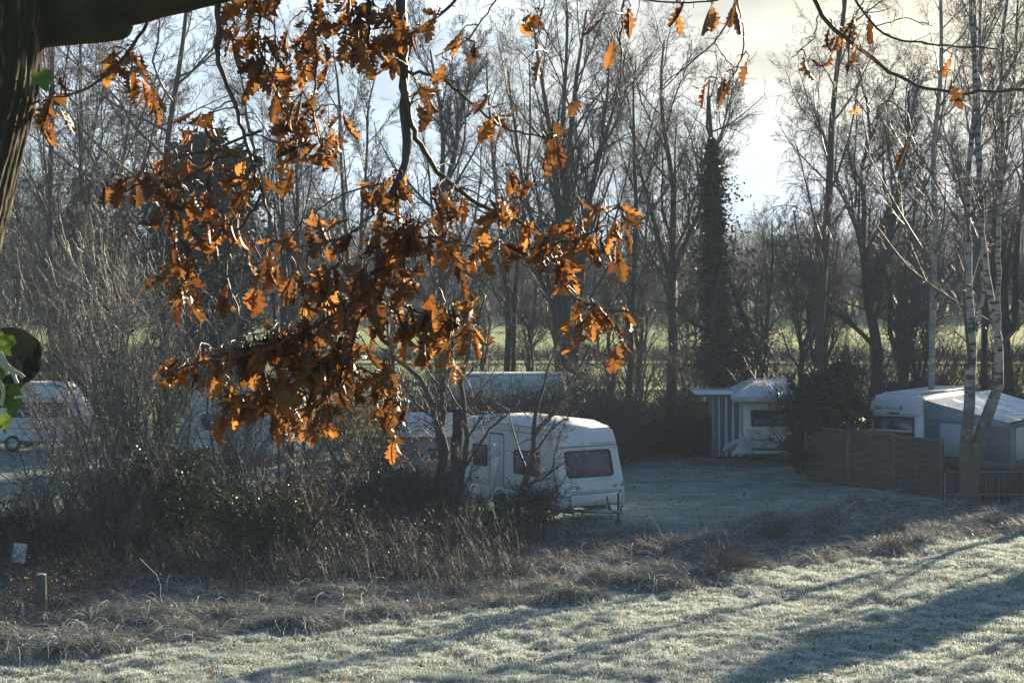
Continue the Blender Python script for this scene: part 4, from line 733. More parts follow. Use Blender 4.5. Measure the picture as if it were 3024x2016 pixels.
m.build('roof_ribs', ROOFW, c); wn = MB().box(w_ - .65, w_ - .25, -.02, -.004, 1.15, 1.5).build('window', GLASS, c); MB().box(w_ - .69, w_ - .65, -.03, -.004, 1.11, 1.54).box(w_ - .25, w_ - .21, -.03, -.004, 1.11, 1.54).build('frame', TRIM, wn)

# ------------------------------------------------------------------ fences, posts and small things
WOOD = mat('old_fence_wood', (.050, .045, .047), .85, (.095, .086, .088), 6, stretch=(.3, .3, 3), bump=.004); WOOD2 = mat('fence_rail', (.17, .155, .14), .85, (.10, .09, .08), 8)
def fence_panel(root_, p0, p1, z0, z1, name='fence_panel'):
    p0, p1 = A(*p0), A(*p1); d = nrm(p1 - p0); n_ = A(d[1], -d[0]); L_ = np.linalg.norm(p1 - p0); m = MB(); ns = 15; R0 = np.array(root_.location)
    for i in range(ns):
        za, zb = z0 + (z1 - z0) * i / ns, z0 + (z1 - z0) * (i + 1.12) / ns; k = 17; ts = np.linspace(.03, .97, k) * L_; wv = .034 * np.sin(ts / L_ * math.pi * 3 + (i % 2) * math.pi)
        for j in range(k - 1):
            V = []
            for (t, o) in ((ts[j], wv[j]), (ts[j + 1], wv[j + 1])):
                for (z, f) in ((za, .034), (zb, .0)):
                    q = p0 + d * t; V += [(*(q + n_ * (o + f)), z), (*(q + n_ * (o + f - .014)), z)]
            m.add(np.array(V) - R0, [[[0, 4, 6, 2], [1, 3, 7, 5], [2, 6, 7, 3], [0, 1, 5, 4]]])
    o = m.build(name, WOOD, root_); f = MB()
    def bar(t0, t1, za, zb, off=.045):
        V = [(*(p0 + d * t + n_ * f_), z) for z in (za, zb) for t, f_ in ((t0, off), (t1, off), (t1, -.03), (t0, -.03))]; f.add(np.array(V) - R0, [[[0, 3, 2, 1], [4, 5, 6, 7], [0, 1, 5, 4], [1, 2, 6, 5], [2, 3, 7, 6], [3, 0, 4, 7]]])
    bar(0, L_, z1 + .001, z1 + .045); bar(0, .05, z0, z1); bar(L_ - .05, L_, z0, z1); bar(L_ * .5 - .02, L_ * .5 + .02, z0, z1, .035); f.build('frame', WOOD2, o); return o
PA, PB = A(9.58, 69.5), A(12.97, 64.2); fr = empty('fence', (*PA, 0), 'brown woven fence panels standing between the lawn and the emblem-marked caravan', 'fence')
for i in range(3):
    a_, b_ = PA + (PB - PA) * i / 3, PA + (PB - PA) * (i + .985) / 3; fence_panel(fr, a_, b_, .06, 1.78 + (.04 if i == 1 else 0))
fence_panel(fr, PA, PA + A(1.3, 2.2), .06, 1.74)
for i in range(4):
    q = PA + (PB - PA) * i / 3 - PA + A(.0, .06); MB().box(q[0] - .04, q[0] + .04, q[1] - .04, q[1] + .04, 0, 1.72 if i == 3 else 1.80).build('post', WOOD2 if i == 0 else WOOD, fr)
fr = empty('deck_fence', (gx(948, 63), 63, 0), 'low dark timber fence with pale rails below the awning at the right edge', 'fence'); X0, X1 = 0, 4.2
DARKW = mat('dark_boards', (.05, .042, .042), .85, (.08, .065, .06), 4)
for i in range(22): MB().box(X0 + i * .19, X0 + i * .19 + .175, -.012 + .006 * (i % 3), .02, .02, 1.02 - .02 * (i % 2)).build('board', DARKW, fr)
for z in (.28, .95): MB().box(X0 - .05, X1, -.06, -.014, z, z + .07).build('rail', WOOD2, fr)
for x in (0, 2.1, 4.15): MB().box(x - .05, x + .05, .022, .12, 0, 1.1).build('post', DARKW, fr)

po = empty('fence_post', (gx(41, 43.6), 43.6, 0), 'weathered round fence post with a frosted top at the bottom left corner', 'post')
pr = [(.115, -.2), (.125, .1), (.115, .5), (.108, .84), (.098, .865)]; MB().lathe(pr, 18).build('shaft', mat('post_wood', (.07, .065, .055), .9, (.13, .12, .10), 7, stretch=(1, 1, .2), bump=.015), po, True)
MB().lathe([(.104, .86), (.10, .875), (.05, .882), (.002, .884)], 18).build('frosted_top', mat('frost_cap', (.5, .52, .5), .8, (.2, .2, .18), 14), po, True)
po = empty('marker_post', (gx(290, 60), 60, 0), 'dark blue square post standing below the lowest oak leaves', 'post'); MB().box(-.11, .11, -.08, .08, 0, 2.1).build('shaft', mat('blue_post', (.035, .05, .10), .6), po); MB().box(-.13, .13, -.10, .10, 2.1, 2.14).build('cap', TRIM, po)
bo = empty('notice_board', (gx(14, 47), 47, 0), 'small tilted white board speckled with dirt at the left edge', 'sign'); o = MB().box(-.15, .15, -.015, .015, .62, 1.05).build('board', mat('dirty_white', (.62, .68, .70), .6, (.28, .30, .28), 11, lo=.45, hi=.6), bo); o.rotation_euler = (0, math.radians(8), 0); bevel(o, .008, 2)
MB().box(-.02, .02, .016, .05, 0, .95).build('stake', WOOD, bo)
# grey cone cover on a pole
CL = mat('grey_cover_cloth', (.42, .46, .48), .75, (.30, .34, .36), 4, bump=.02); po = empty('garden_parasol', (gx(742, 73.5), 73.5, 0), 'small grey cone-shaped cloth cover draped on a thin pole before the cap-roofed caravan', 'parasol')
prof = [(.02, 1.22), (.07, 1.16), (.12, 1.02), (.22, .82), (.33, .66), (.40, .60), (.39, .56)]; m = MB(); k = 26; V = []
for r0_, z in prof:
    for j in range(k): th = j / k * 2 * math.pi; rr = r0_ * (1 + .10 * math.sin(th * 7)); V.append((rr * math.cos(th), rr * math.sin(th), z))
m.add(V, [[[i * k + j, (i + 1) * k + j, (i + 1) * k + (j + 1) % k, i * k + (j + 1) % k] for i in range(len(prof) - 1) for j in range(k)]]); m.build('cover', CL, po, True)
V = []; prof = [((-.02, 1.05), .06), ((-.22, .92), .13), ((-.42, .82), .15), ((-.60, .70), .12), ((-.66, .62), .04)]; k = 12
for (x, z), r0_ in prof:
    for j in range(k): th = j / k * 2 * math.pi; V.append((x, r0_ * math.cos(th), z + r0_ * .8 * math.sin(th)))
MB().add(V, [[[i * k + j, i * k + (j + 1) % k, (i + 1) * k + (j + 1) % k, (i + 1) * k + j] for i in range(len(prof) - 1) for j in range(k)]]).build('cloth_fold', CL, po, True)
MB().tube([(0, 0, 0), (0, 0, 1.15)], .018, 8).build('pole', WOOD2, po)
# shed and white slats beyond the emblem-marked caravan
po = empty('picket_fence', (gx(862, 92), 92, 0), 'short run of white pickets catching the sun behind the evergreen bushes', 'fence'); rg = rng(140)
for i in range(13): x = i * .125 + rg.normal() * .01; MB().box(x, x + .06, -.01, .01, .0, 2.02 + rg.normal() * .02).build('picket', PAINT, po)
MB().box(0, 1.7, .011, .05, .5, .58).box(0, 1.7, .011, .05, 1.5, 1.58).build('rail', PAINT, po)
po = empty('tool_shed', (gx(893, 88), 88, 0), 'low dark shed with a lean-to roof behind the emblem-marked caravan', 'shed'); MB().box(0, 2.3, 0, 1.6, 0, 1.85).build('walls', DARKW, po)
MB().add([(-.1, -.1, 1.86), (2.4, -.1, 1.98), (2.4, 1.7, 2.10), (-.1, 1.7, 1.98), (-.1, -.1, 1.92), (2.4, -.1, 2.04), (2.4, 1.7, 2.16), (-.1, 1.7, 2.04)], [[[0, 3, 2, 1], [4, 5, 6, 7], [0, 1, 5, 4], [1, 2, 6, 5], [2, 3, 7, 6], [3, 0, 4, 7]]]).build('roof', mat('felt_roof', (.09, .08, .08), .9), po)

# ------------------------------------------------------------------ brambles, dead stalks, leaf litter along the strip
def arcs(name, label, rg, XY, ln, rad, material, lift=.9, kind='stuff', k=6):
    n = len(XY); z = hgt(XY[:, 0], XY[:, 1]); az = rg.random(n) * 6.283; l_ = (ln * rg.uniform(.4, 1.4, n))[:, None]; d = nrm(np.stack([np.cos(az), np.sin(az), lift * rg.uniform(.4, 1.5, n)], 1)); P = np.empty((n, k, 3)); P[:, 0] = np.stack([XY[:, 0], XY[:, 1], z], 1)
    for j in range(1, k): d = nrm(d + A(0, 0, -1) * (.36 + .1 * rg.random((n, 1))) + rg.normal(size=(n, 3)) * .16); P[:, j] = P[:, j - 1] + d * l_ / (k - 1)
    P[:, :, 2] = np.maximum(P[:, :, 2], hgt(P[:, :, 0], P[:, :, 1]) + .01); V, Q = tubes(P, (rad * rg.uniform(.6, 1.4, n))[:, None] * np.linspace(1, .5, k)[None], 3, rg); return tag(mesh(name, V, [Q], material, smooth=True), label, None, kind=kind), P
FROSTW = mat('frosted_bramble', (.46, .47, .46), .6, rand=.5); BROWNW = mat('dead_stalk', (.13, .105, .08), .7, rand=.5)
rg = rng(150); arcs('frosted_brambles', 'arching dead bramble stems furred with frost between meadow and campsite', rg, scatter(rg, 42000, -20, 24, 36, 66, .5, 1.6, 2.2), .85, .0055, FROSTW)
def stalks(name, label, rg, XY, H, rad, material, br=4):
    n = len(XY); k = 5; P = np.empty((n, k, 3)); P[:, 0] = np.stack([XY[:, 0], XY[:, 1], hgt(XY[:, 0], XY[:, 1])], 1); d = nrm(rg.normal(size=(n, 3)) * .28 + A(0, 0, 1)); h = (H * rg.uniform(.4, 1.3, n))[:, None]
    for j in range(1, k): d = nrm(d + rg.normal(size=(n, 3)) * .12); P[:, j] = P[:, j - 1] + d * h / (k - 1)
    R = rad * np.linspace(1, .5, k)[None] * np.ones((n, 1)); p, r = spawn(rg, P, R, br, t0=.4, ang=35, ratio=.35, k=3, up=.1, wig=.15, rmin=rad * .6); V, Q = cat([tubes(P, R, 3, rg), tubes(p, r, 3, rg)]); return tag(mesh(name, V, [Q], material, smooth=True), label, None, kind='stuff')
def ell(rg, n, cx, cy, rx, ry): a = rg.random(n) * 6.283; r = np.sqrt(rg.random(n)) ; return np.stack([cx + rx * r * np.cos(a), cy + ry * r * np.sin(a)], 1)
XY = np.concatenate([ell(rg, 1100, -6.5, 49, 5.5, 2.6), ell(rg, 900, -1.2, 50.0, 2.6, 2.4), ell(rg, 800, -10.5, 45.5, 2.2, 2.5), ell(rg, 250, .6, 51.5, 1.6, 1.0)])
stalks('dead_undergrowth', 'brown dead weeds and dock stalks in front of the thicket', rg, XY, .33, .0055, BROWNW)
XY = scatter(rg, 7000, -20, 5, 46, 60, .9, 2, .5); stalks('thicket_undergrowth', 'dark tangled undergrowth beneath the thicket and small trees', rg, XY[(XY[:, 0] < .2)], .9, .007, TWIG, 5)
n = 26000; XY = np.concatenate([ell(rg, n // 2, -7, 52, 6, 5.5), ell(rg, n // 3, -2, 54, 4, 3), ell(rg, n // 6, -.4, 54.6, 1.3, 1.2)]); C = np.stack([XY[:, 0], XY[:, 1], hgt(XY[:, 0], XY[:, 1]) + rg.random(len(XY)) ** 2 * .9], 1); V, Q = leafcloud(C, .07, rg, .1, .6)
tag(mesh('bramble_leaves', V, [Q], leafmat('thicket_leaf', (.025, .035, .014), (.07, .06, .03), (.12, .12, .04), .3, .5, vein=False)), 'low bramble leaves carpeting the ground under the thicket', kind='stuff')
XY = np.concatenate([ell(rg, 7000, -11.2, 42.5, 2.6, 2.8), scatter(rg, 5000, -20, 24, 40, 62, .3, 1.2, 2)]); C = np.stack([XY[:, 0], XY[:, 1], hgt(XY[:, 0], XY[:, 1]) + rg.random(len(XY)) * .22], 1); V, Q = leafcloud(C, .06, rg, .1, .65)
tag(mesh('frosted_bramble_leaves', V, [Q], BRAMLEAF), 'frost-rimmed green bramble leaves in the bottom left corner', kind='stuff')
XY = np.concatenate([ell(rg, 1500, 8.2, 75.3, 2.2, 1.2), ell(rg, 900, 4.5, 76.8, 1.8, .6)]); C = np.stack([XY[:, 0], XY[:, 1], hgt(XY[:, 0], XY[:, 1]) + .02 + rg.random(len(XY)) * .05], 1); V, Q = leafcloud(C, .11, rg, 0, .7)
tag(mesh('leaf_litter', V, [Q], leafmat('litter_leaf', (.14, .10, .08), (.30, .26, .24), (.2, .15, .1), .15, .8, vein=False)), 'fallen brown leaves at the back of the lawn', kind='stuff')
XY = ell(rg, 2600, -10.0, 45.3, 2.6, 2.0); C = np.stack([XY[:, 0], XY[:, 1], hgt(XY[:, 0], XY[:, 1]) + rg.random(len(XY)) ** 1.4 * .75], 1); V, Q = leafcloud(C, .06, rg, .6, .5)
tag(mesh('withered_weed_leaves', V, [Q], DRYLEAF), 'withered brown weed leaves around the fence post at the lower left', kind='stuff')
XY = np.concatenate([scatter(rg, 900, -20, 22, 35, 56, 0, .5), scatter(rg, 900, 0, 22, 56, 78, 1.6, 2)]); C = np.stack([XY[:, 0], XY[:, 1], hgt(XY[:, 0], XY[:, 1]) + .05], 1); V, Q = leafcloud(C, .085, rg, 0, .7)
tag(mesh('fallen_leaves', V, [Q], DRYLEAF), 'scattered fallen oak leaves lying on the frosty grass', kind='stuff')
# separate tufts of dead grass and weeds standing in the strip
TUFT = grassmat('dead_tuft', (.06, .04, .02), (.30, .22, .15), (.16, .11, .07), .3, .5)
def tuft(px, py, H, seed, label):
    rg = rng(seed); D = gD(py); B = A(gx(px, D), D); n = 280; wx, wy, ln_ = rg.uniform(.22, .5), rg.uniform(.2, .4), rg.normal(size=3) * A(.35, .2, 0); XY = ell(rg, n, B[0], B[1], wx, wy); z = hgt(XY[:, 0], XY[:, 1]); e_ = empty('dead_grass_tuft', (*B, hgt(B[:1], B[1:])[0]), label, 'grass tuft', 'dead grass tufts along the rough strip')
    k = 5; d = nrm(np.stack([(XY[:, 0] - B[0]) * 1.3, (XY[:, 1] - B[1]) * 1.3, np.full(n, 1.)], 1) + ln_ + rg.normal(size=(n, 3)) * .32); P = np.empty((n, k, 3)); P[:, 0] = np.stack([XY[:, 0], XY[:, 1], z], 1); h = (H * rg.uniform(.3, 1.25, n))[:, None]
    for j in range(1, k): d = nrm(d + A(0, 0, -.12) * j + rg.normal(size=(n, 3)) * .1); P[:, j] = P[:, j - 1] + d * h / (k - 1)
    V, Q = tubes(P, .006 * np.linspace(1, .4, k)[None] * np.ones((n, 1)), 3, rg); mesh('blades', V, [Q], BROWNW, e_, True)
    p, r = spawn(rg, P[:12] * 1.0, np.full((12, k), .006), 6, t0=.5, ang=35, ratio=.4, k=3); P2 = P[:12].copy(); P2[:, :, 2] = z[:12, None] + (P2[:, :, 2] - z[:12, None]) * 1.6; V, Q = tubes(P2, np.full((12, k), .006), 3, rg); mesh('stems', V, [Q], TWIG, e_, True)
tuft(722, 575, .95, 161, 'tallest brown dead grass tuft in the rough strip right of the white caravan'); tuft(773, 545, .8, 162, 'brown dead grass tuft in front of the left end of the woven fence'); tuft(682, 558, .6, 163, 'thin dark seed-headed weeds left of the tallest grass tuft')
tuft(648, 560, .55, 164, 'small grass tuft below the drawbar of the white caravan'); tuft(828, 536, .5, 165, 'low frosted tuft below the middle fence panel'); tuft(592, 560, .5, 166, 'small dark weed tuft left of the drawbar'); tuft(893, 552, .45, 167, 'rounded frosty tuft left of the birch foot')

# ------------------------------------------------------------------ the oak overhead
K = 1024 / 2352
def dp(x, y, Y): return at(x * K, y * K, Y)
OAKB = mat('oak_bark', (.030, .026, .018), .95, (.20, .18, .095), 26, detail=6, lo=.52, hi=.70, bump=.02, bscale=50, stretch=(1, 1, .16))
OAKL = mat('oak_limb_bark', (.022, .020, .016), .95, (.05, .046, .032), 6, detail=8, bump=.02, bscale=20)
OTW = mat('oak_twig', (.075, .055, .04), .45, rand=.2)
rg = rng(200); oak = empty('oak_tree', (-3.7, 9, 0), 'near oak tree with dark furrowed trunk and overhanging boughs of dead orange leaves', 'tree')
def bark_tube(name, pts, m=72, k=90, amp=.05, mt=OAKB, fur=15):
    P = resample(pts, k); C = P[:, :3]; R = P[:, 3]; T_ = nrm(np.gradient(C, axis=0)); ref = A(0, 1, 0) if abs(T_[0][1]) < .8 else A(1, 0, 0); u = nrm(np.cross(T_, ref[None])); v = np.cross(T_, u); a = np.arange(m) / m * 2 * math.pi
    AA, KK = np.meshgrid(a, np.arange(k)); s_ = KK * np.linalg.norm(C[-1] - C[0]) / k; wob = vnoise(s_ * 2.2, AA * 0, 3) * 1.2
    f = np.abs(np.sin(AA * fur / 2 + wob + vnoise(s_ * 5, AA * 2, 4) * 2)) ** .6 - .6; f = f * amp + vnoise(s_ * 9, AA * 6, 5) * amp * .7 + vnoise(s_ * 22, AA * 13, 6) * amp * .4
    r = R[:, None] * (1 + f); V = C[:, None] + r[..., None] * (np.cos(AA)[..., None] * u[:, None] + np.sin(AA)[..., None] * v[:, None]); V = V.reshape(-1, 3)
    i = (np.arange(k - 1)[:, None] * m); j = np.arange(m)[None]; Q = np.stack([i + j, i + (j + 1) % m, i + m + (j + 1) % m, i + m + j], -1).reshape(-1, 4)
    caps = np.stack([np.arange(m), (np.arange(m) + 1) % m, np.full(m, k * m)], 1), np.stack([(k - 1) * m + (np.arange(m) + 1) % m, (k - 1) * m + np.arange(m), np.full(m, k * m + 1)], 1)
    V = np.concatenate([V, C[:1], C[-1:]]); return mesh(name, V, [Q, caps[0], caps[1]], mt, oak, True)
def dr(px): return px * K * 9 / F
tr = [(*dp(-400, 2000, 9.0), dr(200)), (*dp(-340, 1400, 9.0), dr(170)), (*dp(-262, 900, 9.0), dr(155)), (*dp(-150, 540, 9.0), dr(148)), (*dp(-108, 370, 9.0), dr(148)), (*dp(-66, 190, 9.0), dr(150)), (*dp(-50, 0, 9.0), dr(155)), (*dp(-80, -420, 9.1), dr(130)), (*dp(-120, -800, 9.3), dr(90))]
tr = [(-3.75, 9, -.1, .66), (-3.7, 9, .4, .5)] + tr; bark_tube('trunk', tr, 200, 420, .05, fur=34)
bark_tube('main_bough', [(*dp(-60, -60, 9.05), dr(80)), (*dp(120, 0, 9.1), dr(84)), (*dp(300, -18, 9.2), dr(76)), (*dp(520, -62, 9.3), dr(66)), (*dp(760, -120, 9.5), dr(52)), (*dp(1050, -190, 9.7), dr(38)), (*dp(1600, -260, 10), dr(24)), (*dp(2300, -230, 10.4), dr(14))], 56, 140, .05, OAKL)
bark_tube('broken_bough', [(*dp(-40, 50, 9.05), dr(64)), (*dp(80, 52, 9.08), dr(58)), (*dp(200, 46, 9.12), dr(54)), (*dp(270, 42, 9.14), dr(51)), (*dp(284, 40, 9.14), dr(46)), (*dp(296, 36, 9.14), dr(30))], 40, 60, .05, OAKL)
sb = bark_tube('sawn_limb_stub', [(*dp(-300, 1010, 9.0), dr(92)), (*dp(-120, 920, 8.7), dr(88)), (*dp(-8, 846, 8.5), dr(72)), (*dp(30, 816, 8.3), dr(62))], 48, 40, .05, OAKB)
q = dp(30, 816, 8.3); nv = nrm(A(.55, -.82, .16)); M_ = Vector(nv).to_track_quat('Z', 'Y').to_matrix(); m = MB(); V = []; k = 40; prof = [(1.02, -.03), (1.0, .004), (.95, .010), (.92, .001), (.80, .006), (.78, .002), (.62, .007), (.6, .002), (.42, .006), (.25, .002), (.01, .004)]
for r0_, z in prof:
    for j in range(k): th = j / k * 6.2832; rr = dr(62) * r0_ * (1 + .05 * math.sin(2 * th + 1) + .03 * math.sin(5 * th) + .02 * math.sin(11 * th + 2)); V.append(np.array(M_ @ Vector((rr * math.cos(th), rr * math.sin(th), z))) + q)
m.add(V, [[[i * k + j, i * k + (j + 1) % k, (i + 1) * k + (j + 1) % k, (i + 1) * k + j] for i in range(len(prof) - 1) for j in range(k)]])
V = np.concatenate(m.v) - np.array(oak.location); o = mesh('sawn_face', V, [np.concatenate(x) for x in m.f.values()], mat('sawn_wood', (.05, .042, .032), .9, (.12, .10, .078), 6, bump=.01, bscale=40), sb, True, world=False); 
# skeleton of hanging branches: display points, start depth, end depth, start and end radius in display px
SK = [([(905, -160), (918, -40), (925, 60), (926, 160), (928, 250), (937, 330), (928, 400), (893, 450), (872, 500), (870, 600), (855, 680), (800, 780), (720, 860), (620, 905)], 9.4, 8.9, 15, 3),
 ([(927, 180), (945, 290), (975, 350), (1010, 400), (1060, 440), (1110, 475), (1190, 505), (1250, 545), (1275, 610), (1320, 690), (1390, 710), (1445, 718)], 9.2, 9.5, 7, 2),
 ([(506, -60), (500, 60), (497, 130), (510, 170), (540, 240), (570, 340), (600, 440), (625, 500)], 9.3, 9.1, 8, 3),
 ([(930, 160), (1000, 172), (1060, 215), (1130, 280), (1200, 308), (1270, 318)], 9.2, 9.4, 4.5, 2),
 ([(360, -20), (330, 80), (262, 160), (190, 212), (110, 226)], 9.3, 9.0, 5, 2), ([(600, 300), (560, 310), (500, 345), (430, 350), (395, 385), (340, 410), (280, 440)], 9.2, 8.9, 4, 2),
 ([(1090, -120), (1050, 0), (1000, 45), (935, 80)], 9.5, 9.2, 5, 2.5), ([(860, 490), (800, 540), (740, 560), (660, 570)], 9, 8.8, 3, 1.5), ([(870, 600), (930, 700), (1010, 745), (1095, 742)], 9, 9.2, 4, 2),
 ([(858, 660), (780, 720), (640, 790), (500, 812), (375, 865)], 9, 8.7, 5, 2), ([(760, 820), (850, 850), (905, 880), (925, 960)], 8.9, 9.1, 3, 1.5), ([(905, 815), (905, 870), (935, 925)], 9, 9, 2, 1.5),
 ([(570, 345), (480, 372), (420, 420), (330, 445)], 9.2, 9.0, 4, 2), ([(600, 445), (560, 520), (470, 560), (395, 590)], 9.1, 8.9, 4, 2), ([(545, 525), (515, 610), (540, 700), (560, 735)], 9.1, 9.0, 3.4, 1.6), ([(872, 520), (960, 540), (1050, 560), (1120, 570)], 9, 9.3, 3.5, 2),
 ([(700, -60), (720, 40), (730, 130), (715, 250), (740, 340)], 9.3, 9.3, 4, 2), ([(640, -80), (600, 20), (590, 100), (620, 170)], 9.3, 9.2, 5, 2), ([(840, -80), (850, 30), (845, 110), (860, 150)], 9.3, 9.1, 6, 3),
 ([(1180, -60), (1110, 40), (1070, 100), (1000, 130)], 9.5, 9.3, 2.2, 1.2), ([(1440, -60), (1425, 60), (1428, 180), (1402, 236)], 9.9, 9.9, 3, 1.5), ([(1260, -20), (1235, 60), (1240, 110), (1200, 140)], 9.7, 9.7, 1.6, 1.2), ([(1290, -40), (1400, -8), (1560, 8), (1650, 0)], 9.8, 9.9, 3, 2.2),
 ([(1848, -60), (1880, 36), (1960, 100), (2050, 170), (2130, 206), (2210, 213), (2400, 203)], 10, 10.3, 7, 3), ([(1935, -50), (1990, 40), (2050, 90), (2160, 103), (2290, 112)], 10, 10.2, 4, 2), ([(1880, 36), (1870, 90), (1820, 130)], 10, 10, 1.8, 1.2), ([(2060, 178), (2050, 220), (1998, 258)], 10, 10, 2, 1.2),
 ([(1700, -60), (1692, 10), (1640, 100), (1590, 140), (1512, 205)], 9.9, 9.8, 2.6, 1.5), ([(1694, 0), (1712, 90), (1695, 160), (1660, 210)], 9.9, 9.9, 2.4, 1.5), ([(1640, 100), (1680, 150), (1715, 160)], 9.9, 9.9, 1.6, 1.2), ([(2010, 60), (2080, 40), (2140, 60)], 10, 10, 1.6, 1.2),
 ([(700, 340), (640, 330), (570, 300)], 9.3, 9.2, 2.4, 2), ([(400, 690), (420, 650), (470, 600)], 8.9, 9, 1.5, 2), ([(880, 420), (800, 440), (700, 500), (650, 560)], 9, 9, 2.5, 1.5), ([(1190, 505), (1200, 440), (1190, 420)], 9.4, 9.4, 2, 1.5), ([(1250, 545), (1330, 560), (1390, 500), (1420, 470)], 9.4, 9.4, 3, 1.5)]
bt = MB(); pool = []
for pts, Y0, Y1, r0_, r1_ in SK:
    n = len(pts); P = np.array([[*dp(x, y, Y0 + (Y1 - Y0) * i / (n - 1)), dr(r0_ + (r1_ - r0_) * i / (n - 1))] for i, (x, y) in enumerate(pts)]); P = resample(P, max(14, n * 4)); P[1:-1, :3] += rg.normal(size=(len(P) - 2, 3)) * .004
    v, q_ = tubes(P[None, :, :3], P[None, :, 3], 8, rg); bt.add(v, [q_]); pool.append(P[:, :3])
    if n >= 3 and r0_ < 12: # bare side twigs
        sp, sr = spawn(rg, P[None, :, :3], P[None, :, 3], 7, t0=.2, ang=50, av=20, ratio=.16, k=6, up=-.02, wig=.2, rr=.5, rmin=.0022); v, q_ = tubes(sp, sr, 5, rg); bt.add(v, [q_])
mesh('branches', np.concatenate(bt.v), [np.concatenate(x) for x in bt.f.values()], OTW, oak, True)
POOL = np.concatenate(pool)
# leaf shapes: lobed outline about a folded and curled midrib
PR = np.array([(0, .012), (.06, .02), (.12, .07), (.18, .13), (.23, .08), (.31, .20), (.37, .22), (.42, .11), (.50, .27), (.56, .29), (.61, .15), (.69, .25), (.75, .24), (.80, .12), (.88, .15), (.94, .10), (1.0, .01)])
def oakleaves(T0, DIR, NRM, size, rg):
    n = len(T0); k = len(PR); u = PR[:, 0][None] * np.ones((n, 1)); w = PR[:, 1][None] * (1 + rg.normal(size=(n, k)) * .12); wl = PR[:, 1][None] * (1 + rg.normal(size=(n, k)) * .12)
    fold = rg.normal(size=n) * .5 + .75; bend = rg.normal(size=n) * 1.5; side = nrm(np.cross(DIR, NRM)); curl = rg.normal(size=n) * 1.0
    ang = bend[:, None] * u; xx = np.where(np.abs(bend[:, None]) > .05, np.sin(ang) / np.where(np.abs(bend[:, None]) > .05, bend[:, None], 1), u); zz = np.where(np.abs(bend[:, None]) > .05, (1 - np.cos(ang)) / np.where(np.abs(bend[:, None]) > .05, bend[:, None], 1), 0)
    mid = np.stack([xx, 0 * xx, zz], -1)
    def edge(ww, sg): f = fold[:, None] + curl[:, None] * ww * 1.5 * (1 + 0 * u); return mid + np.stack([rg.normal(size=(n, k)) * .012, sg * ww * np.cos(f), ww * np.sin(f) + rg.normal(size=(n, k)) * .02], -1)
    def half(ww, sg): f = fold[:, None]; return mid + np.stack([0 * u, sg * ww * .5 * np.cos(f), ww * .5 * np.sin(f) + 0 * u], -1)
    A5 = np.stack([edge(w, 1), half(w, 1), mid, half(wl, -1), edge(wl, -1)], 2)  # n,k,5,3
    S_ = size[:, None, None, None]; V = T0[:, None, None] + S_ * (A5[..., 0:1] * DIR[:, None, None] + A5[..., 1:2] * side[:, None, None] + A5[..., 2:3] * NRM[:, None, None])
    b = (np.arange(n) * k * 5)[:, None, None] + (np.arange(k - 1) * 5)[None, :, None] + np.arange(4)[None, None]; Q = np.stack([b, b + 1, b + 6, b + 5], -1).reshape(-1, 4); return V.reshape(-1, 3), Q
CL_ = [(560, 15, 80, 40, 26), (620, 90, 90, 70, 34), (640, 170, 75, 45, 34), (760, 60, 60, 75, 30), (850, 80, 80, 85, 70), (700, 60, 60, 60, 14), (905, 130, 28, 90, 16), (700, 285, 70, 65, 36), (665, 400, 22, 32, 6), (735, 340, 50, 55, 26), (985, 85, 42, 50, 10), (975, 220, 26, 40, 8), (1140, 260, 22, 45, 8), (1276, 340, 20, 62, 13),
 (460, 310, 55, 45, 18), (345, 210, 40, 70, 14), (255, 140, 50, 40, 10), (150, 225, 60, 50, 12), (90, 300, 25, 30, 5), (420, 415, 110, 45, 42), (290, 435, 50, 26, 12), (565, 415, 50, 50, 24), (480, 520, 100, 50, 52), (400, 575, 35, 25, 10), (590, 620, 45, 60, 16), (440, 670, 45, 45, 16), (750, 515, 35, 35, 5), (790, 545, 35, 30, 5), (660, 560, 20, 25, 4), (730, 590, 45, 50, 10),
 (885, 400, 55, 45, 14), (880, 520, 75, 95, 44), (1000, 510, 90, 70, 44), (1060, 580, 50, 40, 8), (1190, 465, 45, 55, 18), (1130, 530, 60, 60, 20), (1280, 560, 90, 60, 40), (1395, 535, 48, 85, 34), (1330, 640, 60, 45, 16), (1345, 755, 42, 58, 26), (1428, 760, 20, 48, 10), (800, 700, 110, 70, 70), (905, 650, 80, 80, 56), (730, 790, 130, 60, 90), (630, 800, 90, 45, 50), (1000, 745, 100, 72, 74), (1092, 735, 22, 60, 10),
 (425, 835, 55, 25, 16), (545, 830, 80, 45, 30), (600, 890, 90, 50, 46), (725, 885, 110, 65, 74), (560, 945, 60, 40, 16), (700, 965, 90, 32, 44), (850, 860, 60, 50, 26), (908, 955, 38, 48, 18), (1058, 655, 40, 16, 4), (730, 660, 50, 30, 9), (1025, 830, 60, 25, 12), (520, 700, 20, 40, 4),
 (1645, 220, 35, 35, 5), (1716, 168, 10, 20, 1.2), (1940, 55, 30, 40, 5), (1995, 50, 28, 22, 5), (1990, 105, 24, 24, 3), (1930, 130, 12, 8, 1), (1983, 238, 8, 14, 1), (2215, 208, 26, 8, 2), (2195, 135, 4, 16, 1), (2112, 352, 14, 8, 1), (1320, 215, 4, 14, 1), (1262, 105, 8, 6, 1), (1226, 15, 16, 18, 3), (1382, 38, 8, 14, 1), (1416, 85, 6, 18, 1), (1452, 18, 18, 12, 2), (1540, 18, 16, 8, 2), (1640, 20, 12, 12, 2), (1680, 26, 8, 18, 1), (1040, 150, 6, 10, 1), (1108, 100, 20, 8, 3), (905, 12, 18, 10, 3), (1055, 42, 24, 20, 3), (1700, 2, 30, 8, 3), (1865, 155, 4, 8, 1), (786, 275, 8, 24, 2)]
